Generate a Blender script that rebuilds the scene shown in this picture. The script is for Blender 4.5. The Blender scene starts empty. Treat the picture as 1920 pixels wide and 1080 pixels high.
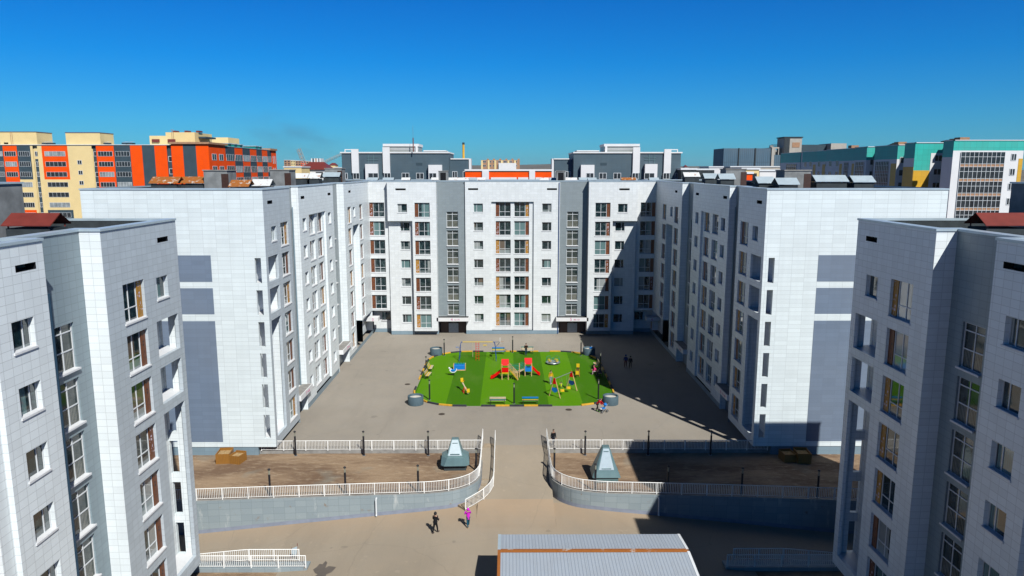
import bpy, bmesh, math, random
from mathutils import Vector, Matrix
random.seed(7)
R = math.radians
S = bpy.context.scene
C = S.collection
# ---------------------------------------------------------------- camera, sky, sun, exposure
cam_d = bpy.data.cameras.new('camera')
cam = bpy.data.objects.new('camera', cam_d); C.objects.link(cam)
cam.location = (-.54, 0, 26.56)
cam.rotation_euler = (R(90 - 9.255), 0, R(-.225))
cam_d.sensor_width = 36; cam_d.lens = 1350 / 1920 * 36
cam_d.clip_start = .5; cam_d.clip_end = 20000
S.camera = cam
SUN = Vector((.49, -.88, 1)).normalized()
world = bpy.data.worlds.new('World'); S.world = world; world.use_nodes = True
wn = world.node_tree; bg = wn.nodes['Background']
sky = wn.nodes.new('ShaderNodeTexSky'); sky.sky_type = 'NISHITA'; sky.sun_disc = False
sky.sun_elevation = math.asin(SUN.z); sky.sun_rotation = math.atan2(SUN.x, SUN.y)
sky.altitude = 300; sky.air_density = 1.0; sky.dust_density = .25; sky.ozone_density = 3.0
tc = wn.nodes.new('ShaderNodeTexCoord'); sp = wn.nodes.new('ShaderNodeSeparateXYZ'); wn.links.new(tc.outputs['Generated'], sp.inputs[0])
cr = wn.nodes.new('ShaderNodeValToRGB'); wn.links.new(sp.outputs[2], cr.inputs[0])     # air colour by elevation: clean, deep spring sky
for i, (p, c) in enumerate(((0.0, (.19, .66, 1.05)), (.06, (.13, .66, 1.12)), (.14, (.03, .6, 1.22)), (.32, (.003, .43, 1.2)), (.6, (.002, .13, .28)))):
    e = cr.color_ramp.elements[i] if i < 2 else cr.color_ramp.elements.new(p)
    e.position = p; e.color = (*c, 1)
mx = wn.nodes.new('ShaderNodeMix'); mx.data_type = 'RGBA'; mx.blend_type = 'MULTIPLY'; mx.inputs[0].default_value = 1
wn.links.new(sky.outputs[0], mx.inputs[6]); wn.links.new(cr.outputs[0], mx.inputs[7])
wn.links.new(mx.outputs[2], bg.inputs['Color'])
bg.inputs['Strength'].default_value = .061
sun_d = bpy.data.lights.new('sun', 'SUN'); sun_d.energy = 5.0; sun_d.angle = R(.5); sun_d.color = (1, .99, .95)
sun = bpy.data.objects.new('sun', sun_d); C.objects.link(sun)
sun.rotation_euler = (-SUN).to_track_quat('-Z', 'Y').to_euler()
S.view_settings.view_transform = 'Standard'; S.view_settings.look = 'None'
S.view_settings.exposure = .475; S.view_settings.gamma = 1
S.render.engine = 'CYCLES'
S.cycles.max_bounces = 5; S.cycles.diffuse_bounces = 1

# ---------------------------------------------------------------- helpers
def tag(o, label=None, cat=None, group=None, kind=None):
    for k, v in (('label', label), ('category', cat), ('group', group), ('kind', kind)):
        if v: o[k] = v
    return o
def empty(name, loc=(0, 0, 0), rz=0, label=None, cat=None, group=None):
    o = bpy.data.objects.new(name, None); C.objects.link(o)
    o.location = loc; o.rotation_euler = (0, 0, rz); o.empty_display_size = .3
    return tag(o, label, cat, group)
class MB:
    def __init__(s, sx=1, off=(0, 0, 0), sy=1):
        s.v = []; s.f = []; s.m = []; s.mats = []; s.sx = sx; s.sy = sy; s.off = off
    def mi(s, m):
        if m not in s.mats: s.mats.append(m)
        return s.mats.index(m)
    def add(s, vs, fs, m):
        n = len(s.v); i = s.mi(m)
        for v in vs: s.v.append((v[0] * s.sx + s.off[0], v[1] * s.sy + s.off[1], v[2] + s.off[2]))
        for f in fs: s.f.append([n + k for k in f]); s.m.append(i)
    def quad(s, a, b, c, d, m): s.add([a, b, c, d], [(0, 1, 2, 3)], m)
    def poly(s, pts, m): s.add(pts, [tuple(range(len(pts)))], m)
    def box(s, x0, x1, y0, y1, z0, z1, m, rz=0):
        vs = [(x, y, z) for z in (z0, z1) for x, y in ((x0, y0), (x1, y0), (x1, y1), (x0, y1))]
        if rz:
            cx, cy = (x0 + x1) / 2, (y0 + y1) / 2; c, q = math.cos(rz), math.sin(rz)
            vs = [(cx + (x - cx) * c - (y - cy) * q, cy + (x - cx) * q + (y - cy) * c, z) for x, y, z in vs]
        s.add(vs, [(3, 2, 1, 0), (4, 5, 6, 7), (0, 1, 5, 4), (1, 2, 6, 5), (2, 3, 7, 6), (3, 0, 4, 7)], m)
    def tube(s, p, q, r, m, n=6, r2=None):
        p = Vector(p); q = Vector(q); d = q - p
        if d.length < 1e-6: return
        r2 = r if r2 is None else r2
        d.normalize(); a = d.orthogonal().normalized(); b = d.cross(a)
        vs = []
        for c, rr in ((p, r), (q, r2)):
            for k in range(n):
                t = 2 * math.pi * (k + .5) / n; vs.append(tuple(c + (a * math.cos(t) + b * math.sin(t)) * rr))
        fs = [(k, (k + 1) % n, n + (k + 1) % n, n + k) for k in range(n)] + [tuple(range(n))[::-1], tuple(range(n, 2 * n))]
        s.add(vs, fs, m)
    def path(s, pts, r, m, n=6):
        for a, b in zip(pts, pts[1:]): s.tube(a, b, r, m, n)
    def lathe(s, prof, m, n=24, c=(0, 0)):
        vs = []; fs = []
        for r, z in prof:
            for k in range(n):
                t = 2 * math.pi * k / n; vs.append((c[0] + r * math.cos(t), c[1] + r * math.sin(t), z))
        for i in range(len(prof) - 1):
            for k in range(n):
                a = i * n + k; b = i * n + (k + 1) % n; fs.append((a, b, b + n, a + n))
        s.add(vs, fs, m)
    def ball(s, c, r, m, n=10, sc=(1, 1, 1)):
        vs = []; fs = []
        for i in range(1, n // 2):
            ph = math.pi * i / (n // 2)
            for k in range(n):
                t = 2 * math.pi * k / n
                vs.append((c[0] + r * sc[0] * math.sin(ph) * math.cos(t), c[1] + r * sc[1] * math.sin(ph) * math.sin(t), c[2] + r * sc[2] * math.cos(ph)))
        nr = n // 2 - 1
        for i in range(nr - 1):
            for k in range(n):
                a = i * n + k; b = i * n + (k + 1) % n; fs.append((a, a + n, b + n, b))
        t0 = len(vs); vs += [(c[0], c[1], c[2] + r * sc[2]), (c[0], c[1], c[2] - r * sc[2])]
        for k in range(n):
            fs.append((t0, k, (k + 1) % n)); fs.append((t0 + 1, (nr - 1) * n + (k + 1) % n, (nr - 1) * n + k))
        s.add(vs, fs, m)
    def build(s, name, parent=None, smooth=False, loc=None):
        me = bpy.data.meshes.new(name); me.from_pydata(s.v, [], s.f)
        for m in s.mats: me.materials.append(m)
        me.polygons.foreach_set('material_index', s.m)
        if smooth: me.polygons.foreach_set('use_smooth', [True] * len(s.f))
        me.update()
        o = bpy.data.objects.new(name, me); C.objects.link(o)
        if parent: o.parent = parent
        if loc: o.location = loc
        return o
def ptinpoly(x, y, P):
    c = False; n = len(P)
    for i in range(n):
        (x0, y0), (x1, y1) = P[i], P[(i + 1) % n]
        if (y0 > y) != (y1 > y) and x < (x1 - x0) * (y - y0) / (y1 - y0) + x0: c = not c
    return c
def offs(P, d):            # offset a CCW polygon inwards by d
    out = []; n = len(P)
    for i in range(n):
        a, b, c = Vector(P[i - 1]), Vector(P[i]), Vector(P[(i + 1) % n])
        e1 = (b - a).normalized(); e2 = (c - b).normalized()
        n1 = Vector((-e1.y, e1.x)); n2 = Vector((-e2.y, e2.x))
        k = n1 + n2
        if k.length < 1e-6: out.append(tuple(b + n1 * d)); continue
        k = k / k.length_squared * 2
        out.append(tuple(b + k * d))
    return out
def wall(mb, A, B, z0, z1, m, ops=(), rm=None):
    """vertical wall from A to B, outward normal to the right of A->B; ops = (u0,u1,z0,z1,depth[,reveal mat])"""
    A = Vector(A); B = Vector(B); d = (B - A); L = d.length; d.normalize(); nx = Vector((d.y, -d.x))
    def P(u, z, dep=0):
        q = A + d * u - nx * dep; return (q.x, q.y, z)
    us = sorted({0, L} | {min(max(o[k], 0), L) for o in ops for k in (0, 1)})
    zs = sorted({z0, z1} | {min(max(o[k], z0), z1) for o in ops for k in (2, 3)})
    for i in range(len(us) - 1):
        um = (us[i] + us[i + 1]) / 2
        run = None
        for j in range(len(zs) - 1):
            zm = (zs[j] + zs[j + 1]) / 2
            hole = any(o[0] < um < o[1] and o[2] < zm < o[3] for o in ops)
            if not hole: mb.quad(P(us[i], zs[j]), P(us[i + 1], zs[j]), P(us[i + 1], zs[j + 1]), P(us[i], zs[j + 1]), m)
    for o in ops:
        u0, u1, a, b, dep = o[:5]; r = o[5] if len(o) > 5 else (rm or m)
        mb.quad(P(u0, a), P(u0, a, dep), P(u0, b, dep), P(u0, b), r)
        mb.quad(P(u1, a), P(u1, b), P(u1, b, dep), P(u1, a, dep), r)
        mb.quad(P(u0, b), P(u0, b, dep), P(u1, b, dep), P(u1, b), r)
        if a > z0 + .01: mb.quad(P(u0, a), P(u1, a), P(u1, a, dep), P(u0, a, dep), r)

# ---------------------------------------------------------------- materials
def new(name):
    m = bpy.data.materials.new(name); m.use_nodes = True
    nt = m.node_tree; b = nt.nodes['Principled BSDF']; return m, nt, b
def N(nt, t, **k):
    n = nt.nodes.new(t)
    for a, v in k.items():
        if a in n.inputs: n.inputs[a].default_value = v
        else: setattr(n, a, v)
    return n
def mix(nt, fac, a, b, mode='MIX'):
    n = nt.nodes.new('ShaderNodeMix'); n.data_type = 'RGBA'; n.blend_type = mode
    for s, v in ((0, fac), (6, a), (7, b)):
        if hasattr(v, 'links') or hasattr(v, 'is_linked'): nt.links.new(v, n.inputs[s])
        elif s == 0: n.inputs[0].default_value = v
        else: n.inputs[s].default_value = (*v, 1) if len(v) == 3 else v
    return n.outputs[2]
def math_(nt, op, a, b=0.0):
    n = nt.nodes.new('ShaderNodeMath'); n.operation = op
    for i, v in enumerate((a, b)):
        if hasattr(v, 'is_linked'): nt.links.new(v, n.inputs[i])
        else: n.inputs[i].default_value = v
    return n.outputs[0]
def noise(nt, scale, detail=4, vec=None, rough=.5):
    n = N(nt, 'ShaderNodeTexNoise'); n.inputs['Scale'].default_value = scale
    n.inputs['Detail'].default_value = detail; n.inputs['Roughness'].default_value = rough
    if vec: nt.links.new(vec, n.inputs['Vector'])
    return n.outputs['Fac']
def ramp(nt, f, lo, hi):
    n = N(nt, 'ShaderNodeMapRange'); n.inputs['From Min'].default_value = lo; n.inputs['From Max'].default_value = hi
    nt.links.new(f, n.inputs['Value']); return n.outputs[0]
def geo(nt): return N(nt, 'ShaderNodeNewGeometry').outputs['Position']
def bump(nt, b, h, st=.3, dist=.02):
    n = N(nt, 'ShaderNodeBump'); n.inputs['Strength'].default_value = st; n.inputs['Distance'].default_value = dist
    nt.links.new(h, n.inputs['Height']); nt.links.new(n.outputs[0], b.inputs['Normal'])
def plain(name, col, rough=.6, metal=0, var=.12, sc=3.0):
    m, nt, b = new(name)
    p = geo(nt); n1 = noise(nt, sc, 5, p)
    c = mix(nt, ramp(nt, n1, .3, .7), tuple(x * (1 - var) for x in col), tuple(min(1, x * (1 + var)) for x in col))
    nt.links.new(c, b.inputs['Base Color']); b.inputs['Roughness'].default_value = rough; b.inputs['Metallic'].default_value = metal
    if rough >= .7 or 'paint' in name: b.inputs['Specular IOR Level'].default_value = .15
    return m
def tiles(name, col, w=.6, h=.4, joint=.014, jc=.7, rough=.38, var=.05, dirt=.09):
    m, nt, b = new(name); p = geo(nt)
    s = N(nt, 'ShaderNodeSeparateXYZ'); nt.links.new(p, s.inputs[0])
    cb = N(nt, 'ShaderNodeCombineXYZ'); nt.links.new(math_(nt, 'ADD', s.outputs[0], s.outputs[1]), cb.inputs[0]); nt.links.new(s.outputs[2], cb.inputs[1])
    br = N(nt, 'ShaderNodeTexBrick'); br.offset = 0; br.squash = 1
    for k, v in (('Scale', 1), ('Mortar Size', joint), ('Mortar Smooth', .2), ('Brick Width', w), ('Row Height', h), ('Bias', 0)): br.inputs[k].default_value = v
    br.inputs['Color1'].default_value = (*[x * (1 - var) for x in col], 1); br.inputs['Color2'].default_value = (*[x * (1 + var) for x in col], 1)
    br.inputs['Mortar'].default_value = (*[x * jc for x in col], 1); nt.links.new(cb.outputs[0], br.inputs['Vector'])
    st = N(nt, 'ShaderNodeMapping'); st.inputs['Scale'].default_value = (1.2, 1.2, .12); nt.links.new(p, st.inputs[0])
    d = ramp(nt, noise(nt, 1, 6, st.outputs[0], .6), .45, .8)
    d2 = ramp(nt, noise(nt, .15, 3, p), .35, .7)
    c = mix(nt, math_(nt, 'MULTIPLY', d, dirt * 3), br.outputs['Color'], tuple(x * .72 for x in col))
    c = mix(nt, math_(nt, 'MULTIPLY', d2, dirt), c, (.35, .33, .3))
    nt.links.new(c, b.inputs['Base Color']); b.inputs['Roughness'].default_value = rough
    bump(nt, b, br.outputs['Fac'], -.25, .01)
    return m
M = {}
M['white'] = tiles('white_tile', (.87, .935, .955))
M['side'] = tiles('white_cladding', (.79, .87, .885), 1.2, .4, .016, .74)
M['far'] = tiles('white_plaster_tile', (.79, .82, .825), .6, .4, .012, .8)
M['lgrey'] = tiles('light_grey_tile', (.55, .62, .67))
M['stair'] = tiles('grey_tile', (.255, .3, .32), .6, .4, .012, .85)
M['stripe'] = tiles('slate_cladding', (.18, .235, .32), 1.2, .4, .012, .85)
M['stripe2'] = tiles('grey_recess_tile', (.26, .34, .38))
M['plinth'] = tiles('blue_grey_plinth', (.22, .31, .37), 1.2, .6, .012, .8)
M['cap'] = plain('metal_coping', (.55, .66, .72), .35, .3, .08, 1.5)
M['roofd'] = plain('dark_roofing', (.05, .055, .055), .85, 0, .3, .8)
M['parin'] = plain('dark_parapet_lining', (.045, .055, .06), .8, 0, .2, 2)
M['frame'] = plain('white_frame', (.75, .78, .8), .4, 0, .03)
M['sill'] = plain('white_sill', (.78, .79, .8), .45, 0, .05, 6)
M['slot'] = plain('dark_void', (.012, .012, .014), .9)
M['door'] = plain('brown_door', (.055, .022, .012), .5, 0, .2, 6)
M['doorg'] = plain('grey_door_panel', (.36, .42, .48), .5)
M['red'] = plain('red_paint', (.7, .004, .003), .4, 0, .05); M['yellow'] = plain('yellow_paint', (.75, .5, .02), .4, 0, .05)
M['blue'] = plain('blue_paint', (.01, .2, .62), .4, 0, .05); M['teal'] = plain('teal_paint', (.01, .22, .2), .45, 0, .05)
M['navy'] = plain('navy_paint', (.015, .07, .25), .4, 0, .05); M['wood'] = plain('light_wood', (.55, .36, .16), .55, 0, .15, 8)
M['black'] = plain('black_metal', (.012, .012, .018), .45, 0, .1); M['steel'] = plain('grey_steel', (.42, .45, .47), .35, .6)
M['kiosk'] = plain('green_grey_sheet', (.16, .26, .27), .4, .3, .08, 2); M['kioskw'] = plain('pale_louvre_sheet', (.62, .72, .74), .3, .3, .05)
M['kioskd'] = plain('dark_kiosk_base', (.05, .065, .07), .7); M['maroon'] = plain('maroon_roof_sheet', (.2, .035, .025), .5, .1, .12, 2)
M['railw'] = plain('white_rail', (.98, .96, .92), .45, 0, .05); M['concrete'] = plain('concrete', (.3, .29, .27), .85, 0, .2, 2)
M['well'] = plain('painted_concrete_ring', (.08, .125, .15), .75, 0, .12, 3); M['sand'] = plain('pale_fill', (.6, .57, .5), .9, 0, .15, 4)
M['cream'] = plain('cream_render', (.84, .65, .32), .8, 0, .05, .5); M['orange'] = plain('orange_render', (.95, .088, .0), .75, 0, .06, .5)
M['slate'] = plain('slate_render', (.05, .08, .10), .75, 0, .1, .5); M['slatec'] = tiles('blue_slate_cladding', (.05, .095, .125), 1.2, .6, .02, .8, .6)
M['wht'] = plain('white_render', (.78, .78, .78), .7, 0, .04, .5); M['tealb'] = tiles('turquoise_cladding', (.02, .47, .40), 1.2, 1.2, .03, .7, .5)
M['ochre'] = tiles('ochre_cladding', (.72, .40, .015), 1.2, 1.2, .03, .8, .5); M['brickt'] = plain('tan_brick', (.42, .24, .14), .8, 0, .15, 2)
M['dkglass'] = plain('dark_far_glass', (.03, .035, .04), .12, 0, .5, .7); M['ltglass'] = plain('pale_far_glass', (.3, .33, .34), .2, 0, .4, .7)
M['pipe'] = plain('dark_blue_pipe', (.015, .045, .08), .4, 0, .05)

# asphalt
def asphalt(name, col, a=.16, dust=False):
    m, nt, b = new(name); p = geo(nt)
    big = ramp(nt, noise(nt, .07, 5, p, .6), .3, .7); mid = ramp(nt, noise(nt, .6, 6, p, .65), .3, .75); fine = noise(nt, 14, 4, p)
    c = mix(nt, big, tuple(x * (1 - a) for x in col), tuple(x * (1 + a) for x in col))
    c = mix(nt, math_(nt, 'MULTIPLY', mid, .35), c, (col[0] * 1.22, col[1] * 1.14, col[2] * 1.02))
    c = mix(nt, math_(nt, 'MULTIPLY', ramp(nt, fine, .35, .75), .3), c, tuple(x * .75 for x in col))
    sw = N(nt, 'ShaderNodeMapping'); sw.inputs['Scale'].default_value = (.5, .09, 1); sw.inputs['Rotation'].default_value = (0, 0, .35); nt.links.new(p, sw.inputs[0])
    c = mix(nt, math_(nt, 'MULTIPLY', ramp(nt, noise(nt, 1, 7, sw.outputs[0], .65), .5, .72), .4), c, (col[0] * .78, col[1] * .77, col[2] * .76))
    c = mix(nt, math_(nt, 'MULTIPLY', ramp(nt, noise(nt, 1.7, 3, p, .5), .66, .7), .3), c, (col[0] * 1.35, col[1] * 1.33, col[2] * 1.3))
    c = mix(nt, math_(nt, 'MULTIPLY', ramp(nt, noise(nt, .55, 3, p, .4), .72, .735), .45), c, (col[0] * .55, col[1] * .55, col[2] * .56))
    if dust:      # blown earth lying along the foot of the retaining walls
        sp_ = N(nt, 'ShaderNodeSeparateXYZ'); nt.links.new(p, sp_.inputs[0])
        yy_ = math_(nt, 'ADD', sp_.outputs[1], math_(nt, 'MULTIPLY', math_(nt, 'SUBTRACT', noise(nt, .5, 5, p, .6), .5), 4))
        band = math_(nt, 'MULTIPLY', ramp(nt, yy_, 52.5, 57.5), math_(nt, 'LESS_THAN', sp_.outputs[1], 58.5))
        c = mix(nt, math_(nt, 'MULTIPLY', band, .42), c, (.46, .30, .17))
    cr = N(nt, 'ShaderNodeTexVoronoi'); cr.feature = 'DISTANCE_TO_EDGE'; cr.inputs['Scale'].default_value = .11
    wv = N(nt, 'ShaderNodeTexNoise'); wv.inputs['Scale'].default_value = .35; wv.inputs['Detail'].default_value = 5; nt.links.new(p, wv.inputs['Vector'])
    nt.links.new(mix(nt, 3.0, p, wv.outputs['Color'], 'ADD'), cr.inputs['Vector'])
    crk = math_(nt, 'LESS_THAN', cr.outputs['Distance'], .0035)
    c = mix(nt, math_(nt, 'MULTIPLY', crk, .18), c, tuple(x * .5 for x in col))
    nt.links.new(c, b.inputs['Base Color']); b.inputs['Roughness'].default_value = .85
    bump(nt, b, fine, .25, .01); return m
M['asphalt'] = asphalt('worn_asphalt', (.315, .282, .236))
M['road'] = asphalt('dusty_asphalt', (.34, .285, .215), dust=True)
def dirtm():
    m, nt, b = new('bare_earth'); p = geo(nt)
    mp = N(nt, 'ShaderNodeMapping'); mp.inputs['Scale'].default_value = (.35, 1.0, 1); nt.links.new(p, mp.inputs[0]); q = mp.outputs[0]
    big = ramp(nt, noise(nt, .3, 8, q, .7), .42, .58); fine = noise(nt, 2.6, 8, q, .7)
    c = mix(nt, big, (.17, .10, .055), (.33, .225, .135))
    c = mix(nt, math_(nt, 'MULTIPLY', ramp(nt, fine, .52, .68), .7), c, (.46, .35, .23))
    c = mix(nt, math_(nt, 'MULTIPLY', ramp(nt, noise(nt, 7, 5, p, .7), .55, .8), .5), c, (.08, .045, .025))
    c = mix(nt, math_(nt, 'MULTIPLY', ramp(nt, noise(nt, .22, 3, p), .62, .72), .5), c, (.24, .24, .2))
    nt.links.new(c, b.inputs['Base Color']); b.inputs['Roughness'].default_value = .95
    bump(nt, b, fine, .8, .12); return m
M['dirt'] = dirtm()
def turfm():
    m, nt, b = new('artificial_turf'); p = geo(nt); s = N(nt, 'ShaderNodeSeparateXYZ'); nt.links.new(p, s.inputs[0])
    wob = math_(nt, 'MULTIPLY', noise(nt, 1.2, 2, p), .12)
    f = math_(nt, 'FRACT', math_(nt, 'ADD', math_(nt, 'DIVIDE', math_(nt, 'ADD', s.outputs[0], wob), 7.9), 9.987))
    st = math_(nt, 'LESS_THAN', f, .5)
    c = mix(nt, st, (.11, .29, .002), (.06, .185, .002))
    fi = noise(nt, 9, 6, p, .7)
    c = mix(nt, math_(nt, 'MULTIPLY', ramp(nt, fi, .35, .7), .35), c, (.02, .09, .004))
    dm = N(nt, 'ShaderNodeMapping'); dm.inputs['Scale'].default_value = (1, .25, 1); nt.links.new(p, dm.inputs[0])
    c = mix(nt, math_(nt, 'MULTIPLY', ramp(nt, noise(nt, .5, 5, dm.outputs[0], .6), .52, .75), .25), c, (.2, .25, .08))
    wl = N(nt, 'ShaderNodeTexWave'); wl.inputs['Scale'].default_value = 3.2; wl.inputs['Distortion'].default_value = .4; nt.links.new(p, wl.inputs[0])
    c = mix(nt, math_(nt, 'MULTIPLY', wl.outputs['Fac'], .12), c, (.02, .1, .004))
    nt.links.new(c, b.inputs['Base Color']); b.inputs['Roughness'].default_value = 1; b.inputs['Specular IOR Level'].default_value = .08
    bump(nt, b, noise(nt, 40, 2, p), .4, .02); return m
M['turf'] = turfm()
def retwall():
    m, nt, b = new('painted_retaining_wall'); p = geo(nt); s = N(nt, 'ShaderNodeSeparateXYZ'); nt.links.new(p, s.inputs[0])
    cb = N(nt, 'ShaderNodeCombineXYZ'); nt.links.new(math_(nt, 'ADD', s.outputs[0], s.outputs[1]), cb.inputs[0]); nt.links.new(s.outputs[2], cb.inputs[1])
    br = N(nt, 'ShaderNodeTexBrick'); br.offset = 0
    for k, v in (('Scale', 1), ('Mortar Size', .012), ('Brick Width', .95), ('Row Height', .55)): br.inputs[k].default_value = v
    br.inputs['Color1'].default_value = (.26, .315, .34, 1); br.inputs['Color2'].default_value = (.30, .355, .375, 1); br.inputs['Mortar'].default_value = (.19, .24, .26, 1)
    nt.links.new(cb.outputs[0], br.inputs['Vector'])
    mp = N(nt, 'ShaderNodeMapping'); mp.inputs['Scale'].default_value = (1, 1, .25); nt.links.new(p, mp.inputs[0])
    c = mix(nt, math_(nt, 'MULTIPLY', ramp(nt, noise(nt, .9, 6, mp.outputs[0], .7), .6, .72), .7), br.outputs['Color'], (.62, .64, .62))
    c = mix(nt, math_(nt, 'MULTIPLY', ramp(nt, noise(nt, 1.4, 6, p, .7), .63, .7), .8), c, (.24, .17, .11))
    nt.links.new(c, b.inputs['Base Color']); b.inputs['Roughness'].default_value = .7; return m
M['ret'] = retwall(); M['retb'] = plain('grey_blue_base', (.26, .29, .36), .8, 0, .1, 2)
def rust(name, base, amount, sc=2.5):
    m, nt, b = new(name); p = geo(nt); f = noise(nt, sc, 6, p, .65)
    c = mix(nt, ramp(nt, f, amount, amount + .08), (.36, .12, .02), base)
    c = mix(nt, math_(nt, 'MULTIPLY', ramp(nt, noise(nt, sc * 4, 4, p), .5, .7), .3), c, (.2, .06, .02))
    nt.links.new(c, b.inputs['Base Color']); b.inputs['Roughness'].default_value = .55; return m
M['rustm'] = rust('rusty_sheet', (.6, .6, .55), .56); M['rustl'] = rust('lightly_rusted_sheet', (.72, .74, .74), .34)
M['rustridge'] = rust('rusty_ridge', (.62, .62, .58), .57, 1.1); M['orust'] = rust('rust_paint', (.45, .2, .04), .5, 5)
def shedm():
    m, nt, b = new('ribbed_zinc_roof'); p = geo(nt); s = N(nt, 'ShaderNodeSeparateXYZ'); nt.links.new(p, s.inputs[0])
    f = math_(nt, 'FRACT', math_(nt, 'MULTIPLY', s.outputs[0], 4.5)); tri = math_(nt, 'ABSOLUTE', math_(nt, 'SUBTRACT', f, .5))
    sheet = math_(nt, 'LESS_THAN', math_(nt, 'FRACT', math_(nt, 'MULTIPLY', s.outputs[0], .9)), .03)
    c = mix(nt, ramp(nt, tri, .1, .2), (.42, .48, .56), (.50, .56, .63))
    c = mix(nt, math_(nt, 'MULTIPLY', sheet, .35), c, (.3, .33, .36))
    c = mix(nt, math_(nt, 'MULTIPLY', ramp(nt, noise(nt, .8, 6, p, .6), .45, .75), .25), c, (.42, .42, .42))
    nt.links.new(c, b.inputs['Base Color']); b.inputs['Roughness'].default_value = .45; b.inputs['Metallic'].default_value = .25
    bump(nt, b, ramp(nt, tri, .1, .2), .6, .03); return m
M['shed'] = shedm()
def crate():
    m, nt, b = new('orange_brown_boards'); p = geo(nt); s = N(nt, 'ShaderNodeSeparateXYZ'); nt.links.new(p, s.inputs[0])
    f = math_(nt, 'FRACT', math_(nt, 'MULTIPLY', math_(nt, 'ADD', s.outputs[0], s.outputs[1]), 7))
    c = mix(nt, math_(nt, 'MULTIPLY', math_(nt, 'LESS_THAN', f, .12), .7), (.36, .16, .025), (.08, .03, .01))
    c = mix(nt, math_(nt, 'MULTIPLY', noise(nt, 5, 5, p), .5), c, (.22, .1, .02))
    nt.links.new(c, b.inputs['Base Color']); return m
M['crate'] = crate()
def glassm():
    m, nt, b = new('curtained_glass'); oi = N(nt, 'ShaderNodeObjectInfo'); tc = N(nt, 'ShaderNodeTexCoord')
    s = N(nt, 'ShaderNodeSeparateXYZ'); nt.links.new(tc.outputs['Object'], s.inputs[0]); r = oi.outputs['Random']
    r2 = math_(nt, 'FRACT', math_(nt, 'MULTIPLY', r, 17.31)); r3 = math_(nt, 'FRACT', math_(nt, 'MULTIPLY', r, 43.7)); r4 = math_(nt, 'FRACT', math_(nt, 'MULTIPLY', r, 91.3))
    fold = N(nt, 'ShaderNodeTexWave'); fold.inputs['Scale'].default_value = 2.2; fold.inputs['Distortion'].default_value = 2.5; fold.inputs['Detail'].default_value = 2
    mp = N(nt, 'ShaderNodeMapping'); mp.inputs['Scale'].default_value = (1, 1, .12); nt.links.new(tc.outputs['Object'], mp.inputs[0]); nt.links.new(mp.outputs[0], fold.inputs[0])
    cur = mix(nt, math_(nt, 'GREATER_THAN', r3, .45), (.13, .25, .25), (.40, .43, .42)); cur = mix(nt, math_(nt, 'GREATER_THAN', r3, .91), cur, (.16, .11, .07)); cur = mix(nt, math_(nt, 'MULTIPLY', fold.outputs['Fac'], .5), cur, (.12, .13, .13))
    # curtain on one side: x > threshold
    edge = math_(nt, 'MULTIPLY', math_(nt, 'SUBTRACT', r2, .32), 2.4)
    msk = math_(nt, 'GREATER_THAN', math_(nt, 'MULTIPLY', s.outputs[0], math_(nt, 'SIGN', math_(nt, 'SUBTRACT', r4, .5))), edge)
    low = math_(nt, 'LESS_THAN', s.outputs[2], math_(nt, 'MULTIPLY', math_(nt, 'SUBTRACT', r3, .3), .9))
    inn = N(nt, 'ShaderNodeVectorMath'); inn.operation = 'ADD'; nt.links.new(tc.outputs['Object'], inn.inputs[0]); nt.links.new(oi.outputs['Location'], inn.inputs[1])
    dk = mix(nt, ramp(nt, noise(nt, 1.6, 4, inn.outputs[0], .7), .5, .68), (.008, .022, .026), (.06, .10, .10))
    c = mix(nt, msk, dk, cur); c = mix(nt, math_(nt, 'MULTIPLY', low, .8), c, mix(nt, r2, (.34, .40, .40), (.07, .08, .08)))
    nt.links.new(c, b.inputs['Base Color']); b.inputs['Roughness'].default_value = .04; b.inputs['IOR'].default_value = 1.65
    b.inputs['Coat Weight'].default_value = .6; b.inputs['Coat Roughness'].default_value = .02
    wv = noise(nt, 1.3, 1, inn.outputs[0]); bump(nt, b, wv, .12, .02)
    return m
M['glass'] = glassm()
def glass_st():
    m, nt, b = new('stairwell_glass'); tc = N(nt, 'ShaderNodeTexCoord'); oi = N(nt, 'ShaderNodeObjectInfo')
    s = N(nt, 'ShaderNodeSeparateXYZ'); nt.links.new(tc.outputs['Object'], s.inputs[0])
    rail = math_(nt, 'MULTIPLY', math_(nt, 'LESS_THAN', math_(nt, 'FRACT', math_(nt, 'MULTIPLY', s.outputs[0], 8)), .35), math_(nt, 'LESS_THAN', s.outputs[2], 1.05))
    inn = N(nt, 'ShaderNodeVectorMath'); inn.operation = 'ADD'; nt.links.new(tc.outputs['Object'], inn.inputs[0]); nt.links.new(oi.outputs['Location'], inn.inputs[1])
    dk = mix(nt, ramp(nt, noise(nt, 1.2, 4, inn.outputs[0]), .4, .7), (.02, .035, .035), (.11, .12, .11))
    c = mix(nt, math_(nt, 'MULTIPLY', rail, .65), dk, (.4, .38, .3))
    nt.links.new(c, b.inputs['Base Color']); b.inputs['Roughness'].default_value = .05; b.inputs['IOR'].default_value = 1.6; return m
M['glass_st'] = glass_st()
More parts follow.
